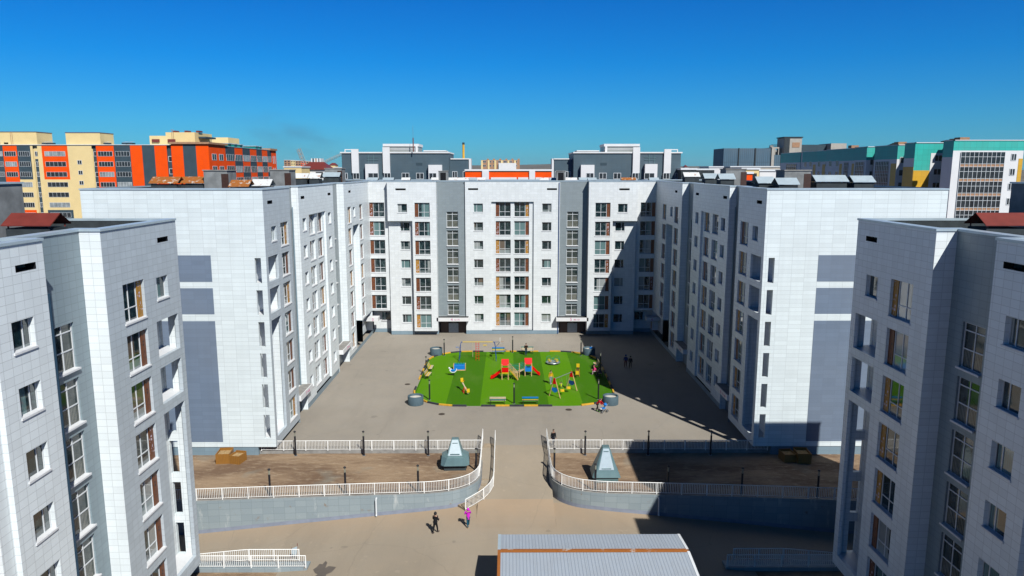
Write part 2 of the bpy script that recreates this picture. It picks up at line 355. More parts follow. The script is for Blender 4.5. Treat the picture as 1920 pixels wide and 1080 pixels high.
def ornm():
    m, nt, b = new('pierced_ornament_screen'); tc = N(nt, 'ShaderNodeTexCoord'); oi = N(nt, 'ShaderNodeObjectInfo'); r = oi.outputs['Random']
    v = N(nt, 'ShaderNodeTexVoronoi'); v.feature = 'DISTANCE_TO_EDGE'; v.inputs['Scale'].default_value = 4.6; v.inputs['Randomness'].default_value = .25
    nt.links.new(tc.outputs['Object'], v.inputs[0])
    hole = math_(nt, 'GREATER_THAN', v.outputs['Distance'], .16)
    r2 = math_(nt, 'FRACT', math_(nt, 'MULTIPLY', r, 7.7))
    behind = mix(nt, math_(nt, 'GREATER_THAN', r2, .55), (.05, .018, .012), (.62, .5, .56))
    scr = mix(nt, math_(nt, 'GREATER_THAN', r2, .75), (.17, .05, .012), (.42, .2, .02))
    c = mix(nt, hole, scr, behind)
    nt.links.new(c, b.inputs['Base Color']); b.inputs['Roughness'].default_value = .5; return m
M['orn'] = ornm()

# ---------------------------------------------------------------- windows (templates are the first use; later uses are copies)
TEMPL = {}
def mk_window(kind):
    root = bpy.data.objects.new('window', None)
    fr = MB(); pn = MB(); d = .06
    def bars(x0, x1, z0, z1, xs, zs, t=.06):
        for z in (z0, z1 - t): fr.box(x0, x1, -d, .0, z, z + t, M['frame'])
        for x in (x0, x1 - t): fr.box(x, x + t, -d, .0, z0 + t, z1 - t, M['frame'])
        cuts = [z0 + t] + [z for z in zs] + [z1 - t]
        for z in zs: fr.box(x0 + t, x1 - t, -d + .002, .0, z - t / 2, z + t / 2, M['frame'])
        for x in xs:
            for a, b2 in zip(cuts, cuts[1:]):
                fr.box(x - t / 2, x + t / 2, -d + .004, .0, a + (t / 2 if a in zs else 0), b2 - (t / 2 if b2 in zs else 0), M['frame'])
    orn = None
    if kind in ('smallL', 'smallR'):
        w, h = 1.5, 1.4; s = -1 if kind == 'smallL' else 1
        bars(-w / 2, w / 2, 0, h, [s * .25], [], .055)
        pn.quad((-w / 2, -.02, 0), (w / 2, -.02, 0), (w / 2, -.02, h), (-w / 2, -.02, h), M['glass'])
    elif kind == 'stair':
        w, h = 1.85, 2.5
        bars(-w / 2, w / 2, 0, h, [0], [1.05, 2.05], .06)
        pn.quad((-w / 2, -.02, 0), (w / 2, -.02, 0), (w / 2, -.02, h), (-w / 2, -.02, h), M['glass_st'])
    else:
        w, h = 2.4, 2.3; s = -1 if kind == 'bigL' else 1
        a, b2 = (-w / 2 + .58, w / 2) if s < 0 else (-w / 2, w / 2 - .58)
        bars(a, b2, 0, h, [(a + b2) / 2], [.8], .055)
        pn.quad((a, -.02, 0), (b2, -.02, 0), (b2, -.02, h), (a, -.02, h), M['glass'])
        orn = MB(); oa, ob = (-w / 2 + .01, a - .04) if s < 0 else (b2 + .04, w / 2 - .01)
        orn.box(oa, ob, -.1, -.06, .02, h - .02, M['orn'])
    sl = MB(); sl.box(-w / 2 + .005, w / 2 - .005, -.3, -.0605, -.005, .045, M['sill']); sl.box(-w / 2 - .05, w / 2 + .05, -.34, -.262, -.07, .03, M['sill'])
    f = fr.build('window'); p = pn.build('pane'); q = sl.build('sill')
    parts = [p, q]
    if orn: parts.append(orn.build('ornament_screen'))
    for x in [f] + parts: C.objects.unlink(x)
    return f, parts
def window(kind, x, y, z, rz, parent, sill=True):
    if kind not in TEMPL: TEMPL[kind] = mk_window(kind)
    f, parts = TEMPL[kind]
    o = f.copy(); C.objects.link(o); o.parent = parent; o.location = (x, y, z); o.rotation_euler = (0, 0, rz)
    for p in parts:
        if not sill and p.name.startswith('sill'): continue
        c = p.copy(); C.objects.link(c); c.parent = o
    return o
SZ = {'small': (1.5, 1.4), 'big': (2.4, 2.3), 'stair': (1.85, 2.5)}
DEP = .28     # how far windows sit behind the wall face

# ---------------------------------------------------------------- ROOF with parapet
def roof(name_parent, P, H, sx=1, drop=.75, capw=.42, capz=0):
    P2 = P; r = MB(); i0 = offs(P2, -.06); i1 = offs(P2, capw); i2 = offs(P2, capw - .03)
    n = len(P2); c = MB()
    for k in range(n):
        j = (k + 1) % n
        zt, zb = H + .07 + capz, H - .06 + capz
        c.quad((*i0[k], zt), (*i0[j], zt), (*i1[j], zt + .03), (*i1[k], zt + .03), M['cap'])
        c.quad((*i0[k], zb), (*i0[j], zb), (*i0[j], zt), (*i0[k], zt), M['cap'])
        c.quad((*i0[k], zb), (*i0[j], zb), (*P2[j], zb + .004), (*P2[k], zb + .004), M['cap'])
        c.quad((*i1[k], zt + .03), (*i1[j], zt + .03), (*i1[j], zb), (*i1[k], zb), M['cap'])
        r.quad((*i2[k], H - drop), (*i2[j], H - drop), (*i2[j], H + .02), (*i2[k], H + .02), M['parin'])
    r.poly([(*q, H - drop) for q in i2], M['roofd'])
    ro = r.build('roof', name_parent); cp = c.build('coping', ro)
    return ro

# ---------------------------------------------------------------- far block (across the courtyard)
H = 24.9
def far_block():
    b = empty('apartment_block', (0, 114.8, 0), 0, 'white seven storey block closing the far end of the courtyard, with two grey stair columns', 'apartment block')
    Y0 = 114.8; w = MB(off=(0, -Y0, 0)); pl = MB(off=(0, -Y0, 0))
    def win(kind, cx, yface, z, n, dz=3.0, skip=()):
        k = kind[:-1] if kind[-1] in 'LR' else kind; W, HH = SZ[k]; out = []
        for i in range(n):
            if i in skip: continue
            zz = z + i * dz
            window(kind, cx, yface + DEP - Y0, zz, 0, b); out.append((cx - W / 2, cx + W / 2, zz, zz + HH, DEP))
        return out
    def vent(cx, z=23.5, s=1.65): return (cx - s / 2, cx + s / 2, z, z + .3, .5, M['white'])
    def seg(x0, x1, y, z0, z1, m, ops):
        wall(w, (x0, y), (x1, y), z0, z1, m, [(o[0] - x0, o[1] - x0) + tuple(o[2:]) for o in ops])
    XC = 23.05
    for s in (-1, 1):
        def X(a, b2): return (min(s * a, s * b2), max(s * a, s * b2))
        out = 'L' if s < 0 else 'R'; inn = 'R' if s < 0 else 'L'
        # corner section with overhang below
        y = 115.9
        ops = win('big' + out, s * 21.75, y, 4.24, 6)
        x0, x1 = X(XC, 19.85)
        seg(x0, x1, y, 3.95, H, M['far'], ops)
        w.quad((x0, y, 3.95), (x1, y, 3.95), (x1, y + 1.6, 3.95), (x0, y + 1.6, 3.95), M['far'])
        o2 = [(s * 21.0 - .9, s * 21.0 + .9, 2.0, 3.4, .2)]
        window('small' + out, s * 21.0, y + 1.6 + .2 - Y0, 2.0, 0, b)
        seg(x0, x1, y + 1.6, .6, 3.95, M['far'], [(s * 21.0 - .75, s * 21.0 + .75, 2.0, 3.4, .2)])
        seg(x0, x1, y + 1.55, 0, .6, M['plinth'], [])
        # overhanging top floor over a recessed bay
        x0, x1 = X(19.85, 15.95); yt = 114.8; yl = 115.6
        seg(x0, x1, yt, 18.65, H, M['far'], win('small' + out, s * 17.5, yt, 19.97, 1) + [vent(s * 17.7)])
        w.quad((x0, yt, 18.65), (x1, yt, 18.65), (x1, yl, 18.65), (x0, yl, 18.65), M['far'])
        seg(x0, x1, yl, .6, 18.65, M['far'], win('small' + out, s * 17.25, yl, 1.97, 6))
        seg(x0, x1, yl - .03, 0, .6, M['plinth'], [])
        a, b2 = (s * 19.85, yt), (s * 19.85, 117.5)
        wall(w, *( (b2, a) if s < 0 else (a, b2) ), 18.65, H, M['far'])
        a, b2 = (s * 19.85, yl), (s * 19.85, 117.5)
        wall(w, *( (b2, a) if s < 0 else (a, b2) ), 0, 18.65, M['far'])
        # protruding bay beside the stair column
        x0, x1 = X(15.95, 12.1)
        seg(x0, x1, yt, .75, H, M['far'], win('big' + out, s * 14.35, yt, 1.24, 7))
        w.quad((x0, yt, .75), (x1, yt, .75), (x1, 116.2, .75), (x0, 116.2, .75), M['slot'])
        seg(x0, x1, 115.9, 0, .75, M['plinth'], [])
        wall(w, *(((s * 15.95, yl), (s * 15.95, yt)) if s < 0 else ((s * 15.95, yt), (s * 15.95, yl))), .75, 18.65, M['far'])
        wall(w, *(((s * 12.1, yt), (s * 12.1, 116.3)) if s < 0 else ((s * 12.1, 116.3), (s * 12.1, yt))), .75, H, M['far'])
        # grey stair column
        x0, x1 = X(12.1, 7.6); ys = 116.3
        ops = []
        for i in range(5):
            z = 17.55 - 3 * i; window('stair', s * 9.7, ys + .2 - Y0, z, 0, b); ops.append((s * 9.7 - .925, s * 9.7 + .925, z, z + 2.5, .2))
        o = window('stair', s * 9.7, ys + .2 - Y0, 3.15, 0, b); o.scale = (1, 1, .72); ops.append((s * 9.7 - .925, s * 9.7 + .925, 3.15, 4.95, .2))
        seg(x0, x1, ys, 2.95, H, M['stair'], ops)
        seg(x0, x1, ys + 1.2, 0, 2.95, M['parin'], [])
        dr = MB(off=(0, -Y0, 0))
        dr.box(x0 + .2, x0 + 1.5, ys + .7, ys + .78, .05, 2.3, M['door']); d1 = dr.build('entrance_door', b)
        dr = MB(off=(0, -Y0, 0))
        dr.box(x1 - 1.35, x1 - .15, ys + .7, ys + .78, .05, 2.3, M['door']); dr.build('entrance_door', b)
        dr = MB(off=(0, -Y0, 0))
        dr.box(x0 + 1.53, x1 - 1.38, ys + .65, ys + .75, .02, 1.6, M['doorg']); dr.box(x0 + 1.8, x1 - 1.7, ys + .66, ys + .72, 1.55, 2.2, M['dkglass']); dr.build('entrance_panel', b)
        cp = MB(off=(0, -Y0, 0))
        cp.box(x0 - .25 if s < 0 else x0 - .5, x1 + .5 if s < 0 else x1 + .25, ys - 1.5, ys - .002 , 2.35, 2.95, M['wht'])
        cp.box(x0 - .15 if s < 0 else x0 - .4, x1 + .4 if s < 0 else x1 + .15, ys - 1.4, ys - .2, 2.951, 2.97, M['roofd'])
        cpo = cp.build('entrance_canopy', b)
        text(('4' if s < 0 else '5'), (s * 9.7 - .35, ys - 1.505 - Y0, 2.45), 0, .46, M['magenta'], cpo)
        text(('61-72' if s < 0 else '80-121'), (s * 9.7 + .25, ys - 1.505 - Y0, 2.5), 0, .26, M['magenta'], cpo)
    # centre
    yc = 116.0; cw = 7.6
    ops = [vent(-6.3, 23.5, 1.6), vent(6.3, 23.5, 1.6), (-3.4, 3.4, .6, 21.65, .3)]
    ops += win('smallL', -5.5, yc, 1.97, 7) + win('smallR', 5.5, yc, 1.97, 7)
    seg(-cw, cw, yc, .6, H, M['far'], ops)
    seg(-cw, cw, yc - .03, 0, .6, M['plinth'], [])
    yr = yc + .3
    ops = win('bigL', -1.5, yr, 1.24, 7) + win('bigR', 1.47, yr, 1.24, 7)
    seg(-3.4, 3.4, yr, .6, 21.65, M['far'], ops)
    wall(w, (-cw, 116.3), (-cw, yc), 0, H, M['far']); wall(w, (cw, yc), (cw, 116.3), 0, H, M['far'])
    # back and roof
    wall(w, (XC, 131), (-XC, 131), 0, H, M['far'])
    w.build('wall', b)
    P = [(-XC, 115.9), (-19.85, 115.9), (-19.85, 114.8), (-12.1, 114.8), (-12.1, 116.3), (-7.6, 116.3), (-7.6, 116), (7.6, 116), (7.6, 116.3), (12.1, 116.3), (12.1, 114.8), (19.85, 114.8), (19.85, 115.9), (XC, 115.9), (XC, 131), (-XC, 131)]
    roof(b, [(x, y - Y0) for x, y in P], H, capz=.012)
    dp = MB(off=(0, -Y0, 0)); dp.tube((7.45, yc - .1, .1), (7.45, yc - .1, H - .2), .06, M['navy'], 8); dp.build('downpipe', b)
    return b
def text(s, loc, rz, size, mat, parent):
    cu = bpy.data.curves.new('lettering', 'FONT'); cu.body = s; cu.size = size * 1.4; cu.extrude = .005
    o = bpy.data.objects.new('lettering_tmp', cu); C.objects.link(o)
    dg = bpy.context.evaluated_depsgraph_get(); me = bpy.data.meshes.new_from_object(o.evaluated_get(dg))
    C.objects.unlink(o); bpy.data.objects.remove(o)
    me.materials.clear(); me.materials.append(mat)
    q = bpy.data.objects.new('lettering', me); C.objects.link(q); q.parent = parent
    q.location = loc; q.rotation_euler = (R(90), 0, rz); return q
M['magenta'] = plain('magenta_lettering', (.55, .02, .2), .5, 0, .02)
far_block()

# ---------------------------------------------------------------- courtyard wings
def wing(s, near, label):
    """s=-1 left / +1 right.  v = distance along the facade from the free end wall."""
    if near: Yo, sy, zo, X1, X2, X3, Xm = 47.5, -1, -1.4, 22.5, 23.65, 22.35, 39.3; va, vb, vc, vd, ve = 8.8, 13.9, 29.6, 34.6, 46
    else: Yo, sy, zo, X1, X2, X3, Xm = 65.7, 1, 0, 22.85, 23.95, 23.2, 39.3; va, vb, vc, vd, ve = 8.0, 12.3, 27.7, 32.9, 65.3
    Ht = H + zo - (.1 if near else 0)
    zb = -4.0 if near else -.6
    b = empty('apartment_block', (s * X1, Yo, 0), 0, label, 'apartment block')
    off = (-s * X1, -Yo, 0)
    # work in left-hand coordinates: x = -X (facade looks to +x), mirrored for s=+1
    w = MB(); w.sx = -s; w.off = (-s * X1, 0, 0)
    def Y(v): return sy * v
    def winr(kind, v, Xf, z, n=1, dz=3.0, dep=DEP, X0=None):
        """kind's ornament on side far from viewer's left: letter N (towards small v) or F"""
        W, HH = SZ[kind.rstrip('NF')]; ops = []
        base = kind.rstrip('NF')
        if base == 'stair': kk = 'stair'
        else:
            # viewer in court facing the left wing: local +x is +y world; right wing: local +x is -y world
            towards = (1 if kind[-1] == 'F' else -1) * sy
            right = towards if s < 0 else -towards
            kk = base + ('R' if right > 0 else 'L')
        for i in range(n):
            zz = z + zo + dz * i
            window(kk, s * (Xf + dep) + off[0], Y(v), zz, R(90) if s < 0 else R(-90), b)
            ops.append((v - W / 2, v + W / 2, zz, zz + HH, dep))
        return ops
    def fac(v0, v1, Xf, z0, z1, m, ops=()):
        # left coordinates x=-Xf.  wall() wants outward right of A->B: for facade to +x direction is +y
        if sy > 0: wall(w, (-Xf, Y(v0)), (-Xf, Y(v1)), z0, z1, m, [(o[0] - v0, o[1] - v0) + tuple(o[2:]) for o in ops])
        else: wall(w, (-Xf, Y(v1)), (-Xf, Y(v0)), z0, z1, m, [(v1 - o[1], v1 - o[0]) + tuple(o[2:]) for o in ops])
    def ret(v, Xa, Xb, z0, z1, m): # return wall across
        w.quad((-Xa, Y(v), z0), (-Xb, Y(v), z0), (-Xb, Y(v), z1), (-Xa, Y(v), z1), m)
    A = M['white']; Cm = M['lgrey'] if s < 0 else M['white']
    T = M['stripe2'] if near else M['stair']
    def vent(v, z=23.5, l=1.4): return (v - l / 2, v + l / 2, z + zo, z + zo + .32, .5, M['slot'])
    zc = .45 + zo        # bottom of the end bay
    lg = [(.6, 3.5, 16.3 + zo, 18.65 + zo, .25), (.6, 3.5, 13.3 + zo, 15.65 + zo, .25), (.6, 3.5, 1.3 + zo, 12.65 + zo, .25)]
    ops = winr('bigN' if near else 'bigF', 5.85, X1, 1.24, 7) + winr('smallF', 2.65 if not near else 2.4, X1, 19.97, 1) + lg + [vent(1.9)]
    fac(0, va, X1, zc, Ht, Cm, ops)
    # loggias: room behind the openings, slots in the end wall
    slots = [(23.33 - X1, 23.9 - X1, 1.3 + 3 * k + zo, 3.65 + 3 * k + zo) for k in range(6)]
    for _, _, za, zb2, _ in lg:
        xa, xb = X1 + .25, X1 + 1.42
        w.quad((-xb, Y(.3), za), (-xb, Y(3.7), za), (-xb, Y(3.7), zb2), (-xb, Y(.3), zb2), A)
        w.quad((-xa, Y(3.7), za), (-xb, Y(3.7), za), (-xb, Y(3.7), zb2), (-xa, Y(3.7), zb2), A)
        w.quad((-xa, Y(3.5), za), (-xa, Y(3.7), za), (-xa, Y(3.7), zb2), (-xa, Y(3.5), zb2), A)
        w.quad((-xa, Y(.3), za), (-xa, Y(.6), za), (-xa, Y(.6), zb2), (-xa, Y(.3), zb2), A)
        w.quad((-xa, Y(.3), za), (-xa, Y(3.7), za), (-xb, Y(3.7), za), (-xb, Y(.3), za), M['sill'])
        w.quad((-xa, Y(.3), zb2), (-xa, Y(3.7), zb2), (-xb, Y(3.7), zb2), (-xb, Y(.3), zb2), A)
        # inner face of the end wall, with the slots left open
        cuts = sorted({za, zb2} | {z for q in slots for z in q[2:] if za < z < zb2})
        for z0_, z1_ in zip(cuts, cuts[1:]):
            zm = (z0_ + z1_) / 2; inside = any(q[2] - .001 < zm < q[3] for q in slots)
            segs = [(xa, 23.33), (23.9, xb)] if inside else [(xa, xb)]
            for p, q in segs: w.quad((-p, Y(.3), z0_), (-q, Y(.3), z0_), (-q, Y(.3), z1_), (-p, Y(.3), z1_), A)
    # end wall (full depth) with slots
    if sy > 0: wall(w, (-Xm, 0), (-X1, 0), zc, Ht, M['side'], [(Xm - X1 - q[1], Xm - X1 - q[0], q[2], q[3], .3) for q in slots])
    else: wall(w, (-X1, 0), (-Xm, 0), zc, Ht, M['side'], [(q[0], q[1], q[2], q[3], .3) for q in slots])
    # recess soffit + plinth under the end bay
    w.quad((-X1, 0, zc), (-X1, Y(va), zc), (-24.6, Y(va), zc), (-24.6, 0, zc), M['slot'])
    pl = MB(); pl.sx = -s; pl.off = (-s * X1, 0, 0)
    # stair recess
    so = [o for i in range(5) for o in winr('stair', 10.1 if not near else 10.95, X2, 17.55 - 3 * i, 1, 3, .18)]
    fac(va, vb, X2, zb, Ht, T, so)
    ret(va, X1, X2, zb if near else 0, Ht, A if near else T)
    ret(vb, X3, X2, zb, Ht, A)
    # middle section with the double window band set back
    d0, d1 = (16.1, 23.5) if not near else (17.6, 25.0)
    ops = winr('smallN', 14.25 if not near else 15.8, X3, 1.97, 7) + winr('smallF', 25.5 if not near else 27.0, X3, 1.97, 7) + [(d0, d1, .6 + zo, 21.65 + zo, .25), vent(13.9 if not near else 15.2), vent(25.7 if not near else 27.2)]
    fac(vb, vc, X3, .6 + zo, Ht, A, ops)
    ops = winr('bigN', d0 + 2.0, X3 + .25, 1.24, 7) + winr('bigF', d1 - 1.9, X3 + .25, 1.24, 7)
    fac(d0, d1, X3 + .25, .6 + zo, 21.65 + zo, A, ops)
    # second recess
    so = [o for i in range(5) for o in winr('stair', (vc + vd) / 2, X2, 17.55 - 3 * i, 1, 3, .18)]
    fac(vc, vd, X2, zb, Ht, T, so); ret(vc, X3, X2, zb, Ht, A)
    X4 = X1 + (.15 if not near else 0)
    ret(vd, X4, X2, zb, Ht, A)
    if not near:
        VN = 50.2; n0, n1 = 38.0, 42.3
        ops = winr('bigF', 35.9, X4, 1.24, 7) + [(n0, n1, .6, 18.75, 1.0)] + winr('smallF', 39.1, X4, 19.97, 1) + winr('bigF', 43.8, X4, 4.24, 6) + [(n1, VN + .2, .6, 3.95, 1.0), vent(36.5)]
        fac(vd, VN + .2, X4, .6, Ht, A, ops)
        fac(n0, VN + .2, X4 + 1.0, .6, 18.75, A, winr('smallF', 39.6, X4 + 1.0, 1.97, 6) + winr('smallF', 44.5, X4 + 1.0, 1.97, 1))
        fac(vd, VN + 1.6, X4 + .06, -.1, .6, M['plinth'])
        foot = [(-Xm, 0), (-X1, 0), (-X1, va), (-X2, va), (-X2, vb), (-X3, vb), (-X3, vc), (-X2, vc), (-X2, vd), (-X4, vd), (-X4, VN + .2), (-X4, ve), (-Xm, ve)]
        foot.pop(10)
    else:
        fac(vd, ve, X4, .6 + zo, Ht, A, winr('bigF', 37, X4, 1.24, 7) + winr('bigF', 43, X4, 1.24, 7))
        foot = [(-Xm, 0), (-X1, 0), (-X1, va), (-X2, va), (-X2, vb), (-X3, vb), (-X3, vc), (-X2, vc), (-X2, vd), (-X4, vd), (-X4, ve), (-Xm, ve)]
    # back and far end
    w.quad((-Xm, 0, zb), (-Xm, Y(ve), zb), (-Xm, Y(ve), Ht), (-Xm, 0, Ht), M['side'])
    w.quad((-X4, Y(ve), zb), (-Xm, Y(ve), zb), (-Xm, Y(ve), Ht), (-X4, Y(ve), Ht), M['side'])
    w.build('wall', b)
    # plinth
    def pf(v0, v1, Xf, z0=zb, z1=.6 + zo):
        pl.quad((-Xf, Y(v0), z0), (-Xf, Y(v1), z0), (-Xf, Y(v1), z1), (-Xf, Y(v0), z1), M['plinth'])
    pf(vb, vc, X3 + .04)
    pf(.35, va, 24.6, zb, zc)
    pl.quad((-24.6, Y(.06), zb), (-Xm, Y(.06), zb), (-Xm, Y(.06), zc), (-24.6, Y(.06), zc), M['plinth'])
    pl.quad((-24.6, Y(.06), zb), (-24.6, Y(.36), zb), (-24.6, Y(.36), zc), (-24.6, Y(.06), zc), M['plinth'])
    pl.build('plinth', b)
    # slate bands on the end wall
    st = MB(); st.sx = -s; st.off = (-s * X1, 0, 0)
    yy = Y(-.012)
    for za, zb2 in ((16.45, 18.9), (13.4, 15.85), (.95, 12.75)):
        st.box(-37, -27.9, min(yy, Y(-.001)), max(yy, Y(-.001)), za + zo, zb2 + zo, M['stripe'])
    st.build('slate_band', b)
    # canopies over the entrances in the recesses
    nums = {(-1, 0): ('1', '2'), (1, 0): ('8', '7')}
    for idx, (va_, vb_) in enumerate(((va, vb), (vc, vd))):
        if near: continue
        cp = MB(); cp.sx = -s; cp.off = (-s * X1, 0, 0)
        cp.box(-X2 + .002, -X3 + .55, Y(va_ - .0 + .02), Y(vb_ + .3) , 2.35, 2.95, M['wht'])
        cp.box(-X2 + .15, -X3 + .45, Y(va_ + .1), Y(vb_ + .15), 2.952, 2.97, M['concrete'])
        o = cp.build('entrance_canopy', b)
        rz = R(90) if s < 0 else R(-90); xx = s * (X3 - .556) - s * X1
        vm = (va_ + vb_) / 2
        text(nums[(s, 0)][idx], (xx, vm - .3 * (-s) * 1, 2.45), rz, .46, M['magenta'], o)
        text('41-60' if s < 0 else '121-160', (xx, vm + (.3 if s < 0 else -.3), 2.5), rz, .26, M['magenta'], o)
        d = MB(); d.sx = -s; d.off = (-s * X1, 0, 0)
        d.box(-X2 + .02, -X2 + .08, Y(va_ + .5), Y(va_ + 1.9), .02, 2.25, M['door']); d.build('entrance_door', b)
    # downpipes in the recess corners
    dp = MB(); dp.sx = -s; dp.off = (-s * X1, 0, 0)
    dp.tube((-X2 + .16, Y(vb - .35) if not near else Y(vb - .2), zb + .5), (-X2 + .16, Y(vb - .35) if not near else Y(vb - .2), Ht - 2.2), .07, M['slot' if near else 'plinth'], 8)
    if near:
        s < 0 and dp.tube((-X3 - .05, Y(vb - .14), zb + .5), (-X3 - .05, Y(vb - .14), Ht - 2.6), .09, M['pipe'], 8)
    dp.build('downpipe', b)
    P = [(-s * x - s * X1, sy * y) for x, y in foot]
    ar = sum(P[i][0] * P[(i + 1) % len(P)][1] - P[(i + 1) % len(P)][0] * P[i][1] for i in range(len(P)))
    if ar < 0: P = P[::-1]
    roof(b, P, Ht, drop=.6 if near else .75)
    return b
wing(-1, False, 'white sunlit courtyard wing on the left with slate bands on its end wall')
wing(1, False, 'white courtyard wing on the right, facade in shade and end wall in sun')
wing(-1, True, 'near white tiled block filling the left edge, its courtyard face in sun')
wing(1, True, 'near block filling the right edge, its blue grey courtyard face in deep shade')
# corner entrances 3 and 6
for s, t in ((-1, '3'), (1, '6')):
    c = MB(); xs = sorted((s * 21.75, s * 24.2)); c.box(xs[0], xs[1], 114.2, 115.85, 2.5, 3.1, M['wht'])
    o = c.build('entrance_canopy'); tag(o, 'white entrance canopy marked %s in the %s far corner of the courtyard' % (t, 'left' if s < 0 else 'shaded right'), 'canopy')
    text(t, (s * 22.6 - .15, 114.195, 2.6), 0, .42, M['magenta'], o)

# ---------------------------------------------------------------- roof furniture
def chimney(x, y, z, wx, wy, h, rm, label, hip=True, rot=0, over=.18, gap=.18):
    t = empty('roof_vent', (x, y, z), rot, label, 'roof vent', 'ventilation stacks on the roofs')
    m = MB(); m.box(-wx / 2, wx / 2, -wy / 2, wy / 2, 0, h, M['parin']); m.build('shaft', t)
    r = MB(); a, c = wx / 2 + over, wy / 2 + over; zr = h + gap; rh = .38 * min(1.6, wy) if hip else .2
    for sx in (-1, 1):
        for q in (-1, 1): r.box(sx * wx / 2 * .92 - .03, sx * wx / 2 * .92 + .03, q * wy / 2 * .9 - .03, q * wy / 2 * .9 + .03, h, zr, rm)
    r.quad((-a, -c, zr), (a, -c, zr), (a, 0, zr + rh), (-a, 0, zr + rh), rm); r.quad((a, c, zr), (-a, c, zr), (-a, 0, zr + rh), (a, 0, zr + rh), rm)
    r.quad((-a, -c, zr - .05), (a, -c, zr - .05), (a, 0, zr + rh - .05), (-a, 0, zr + rh - .05), rm); r.quad((a, c, zr - .05), (-a, c, zr - .05), (-a, 0, zr + rh - .05), (a, 0, zr + rh - .05), rm)
    r.quad((-a, -c, zr - .05), (a, -c, zr - .05), (a, -c, zr), (-a, -c, zr), rm)
    r.build('vent_roof', t); return t
def stairbox(x, y, z, wx, wy, h, m, label, door=1):
    t = empty('roof_access_box', (x, y, z), 0, label, 'roof box')
    b = MB(); b.box(-wx / 2, wx / 2, -wy / 2, wy / 2, 0, h, m); b.build('housing', t)
    c = MB(); c.box(-wx / 2 - .08, wx / 2 + .08, -wy / 2 - .08, wy / 2 + .08, h, h + .1, M['cap' if door < 0 else 'concrete']); c.build('lid', t)
    if door > 0: d = MB(); d.box(wx * .25, wx * .25 + .7, -wy / 2 - .03, -wy / 2 + .0, .1, h - .3, M['door']); d.build('door', t)
    return t
M['lconc'] = plain('board_marked_concrete', (.24, .25, .25), .9, 0, .25, 1.2)
NR = 22.8
for s in (-1, 1):
    sd = 'left' if s < 0 else 'right'
    chimney(s * 26.35, 39.5, NR - .1, 2.35, 1.6, .8, M['maroon'], 'dark brick vent under a red-brown hipped roof on the near %s block' % sd, over=.15)
    t = stairbox(s * 31.9, 42, NR, 4.6, 3, 3.0, M['lconc'], 'tall roof box at the very %s edge of the picture' % sd, -1)
def roofx(px, y): return (px - 954.7) * (.987 * y + .3) / 1350 - .54
RF = 24.15
k = 0
for (a, b2, y, zt, mat, what) in (
    (290, 343, 72, 25.75, 'rustm', 'long low vent with rusty lid, leftmost on the left wing'),
    (345, 392, 73, 25.75, 'rustm', 'low vent with rusty gabled lid left of the concrete roof box'),
    (436, 474, 71, 25.45, 'rustm', 'rust streaked vent right of the concrete roof box, front pair'),
    (476, 513, 72.5, 25.5, 'rustl', 'pale and rusty vent at the front right corner of the left wing'),
    (548, 581, 98, 26.0, 'rustl', 'rusty topped vent behind the second concrete box'),
    (582, 604, 98, 26.0, 'rustl', 'small pale topped vent on the left wing roof'),
    (608, 640, 108, 26.1, 'cap', 'vent with bright metal lid at the far end of the left wing'),
    (1415, 1449, 73.5, 25.75, 'cap', 'metal lidded vent at the front left of the right wing'),
    (1452, 1493, 71.5, 25.65, 'cap', 'metal lidded vent just right of the front corner of the right wing'),
    (1522, 1584, 73.5, 25.9, 'cap', 'wide vent with bright zinc gable, middle of the right wing roof'),
    (1592, 1634, 73, 25.85, 'cap', 'zinc lidded vent, rightmost on the right wing'),
    (1345, 1375, 86, 26.0, 'cap', 'metal lidded vent beside the dark concrete box'),
    (1317, 1343, 94, 26.0, 'cap', 'small metal lidded vent towards the far end of the right wing'),
    (1280, 1310, 108, 26.1, 'rustl', 'rusty lidded vent near the far corner of the right wing')):
    x0, x1 = roofx(a, y), roofx(b2, y)
    chimney((x0 + x1) / 2, y, RF, (x1 - x0) - .3, 1.7, zt - RF - .5, M[mat], what, over=.15, gap=.12)
for (a, b2, y, zt, mat, what) in (
    (394, 437, 73, 26.55, 'lconc', 'grey concrete roof box with dark door on the left wing'),
    (515, 550, 83, 26.6, 'lconc', 'second grey concrete roof box on the left wing, near its inner edge'),
    (614, 645, 110, 26.85, 'lconc', 'far concrete roof box at the end of the left wing'),
    (1462, 1510, 74, 26.55, 'lconc', 'pale concrete roof box on the right wing'),
    (1355, 1392, 88, 26.7, 'lconc', 'dark weathered concrete roof box on the right wing')):
    x0, x1 = roofx(a, y), roofx(b2, y); stairbox((x0 + x1) / 2, y, RF, x1 - x0, 2.4, zt - RF, M[mat], what)
for s in (-1, 1):
    x = roofx(832, 119) if s < 0 else roofx(1051, 119)
    t = stairbox(x, 119, RF, 1.5, 1.6, 2.3, M['lconc'], 'small roof hatch box above the %s grey stair column' % ('left' if s < 0 else 'right'), 0)
    d = MB(); d.box(-.45, .45, -.84, -.801, .3, 2.1, M['slot']); d.build('door', t)
ORD = ['first', 'second', 'third', 'fourth', 'fifth', 'sixth', 'seventh', 'eighth', 'ninth', 'tenth', 'eleventh', 'twelfth', 'thirteenth', 'fourteenth', 'fifteenth']
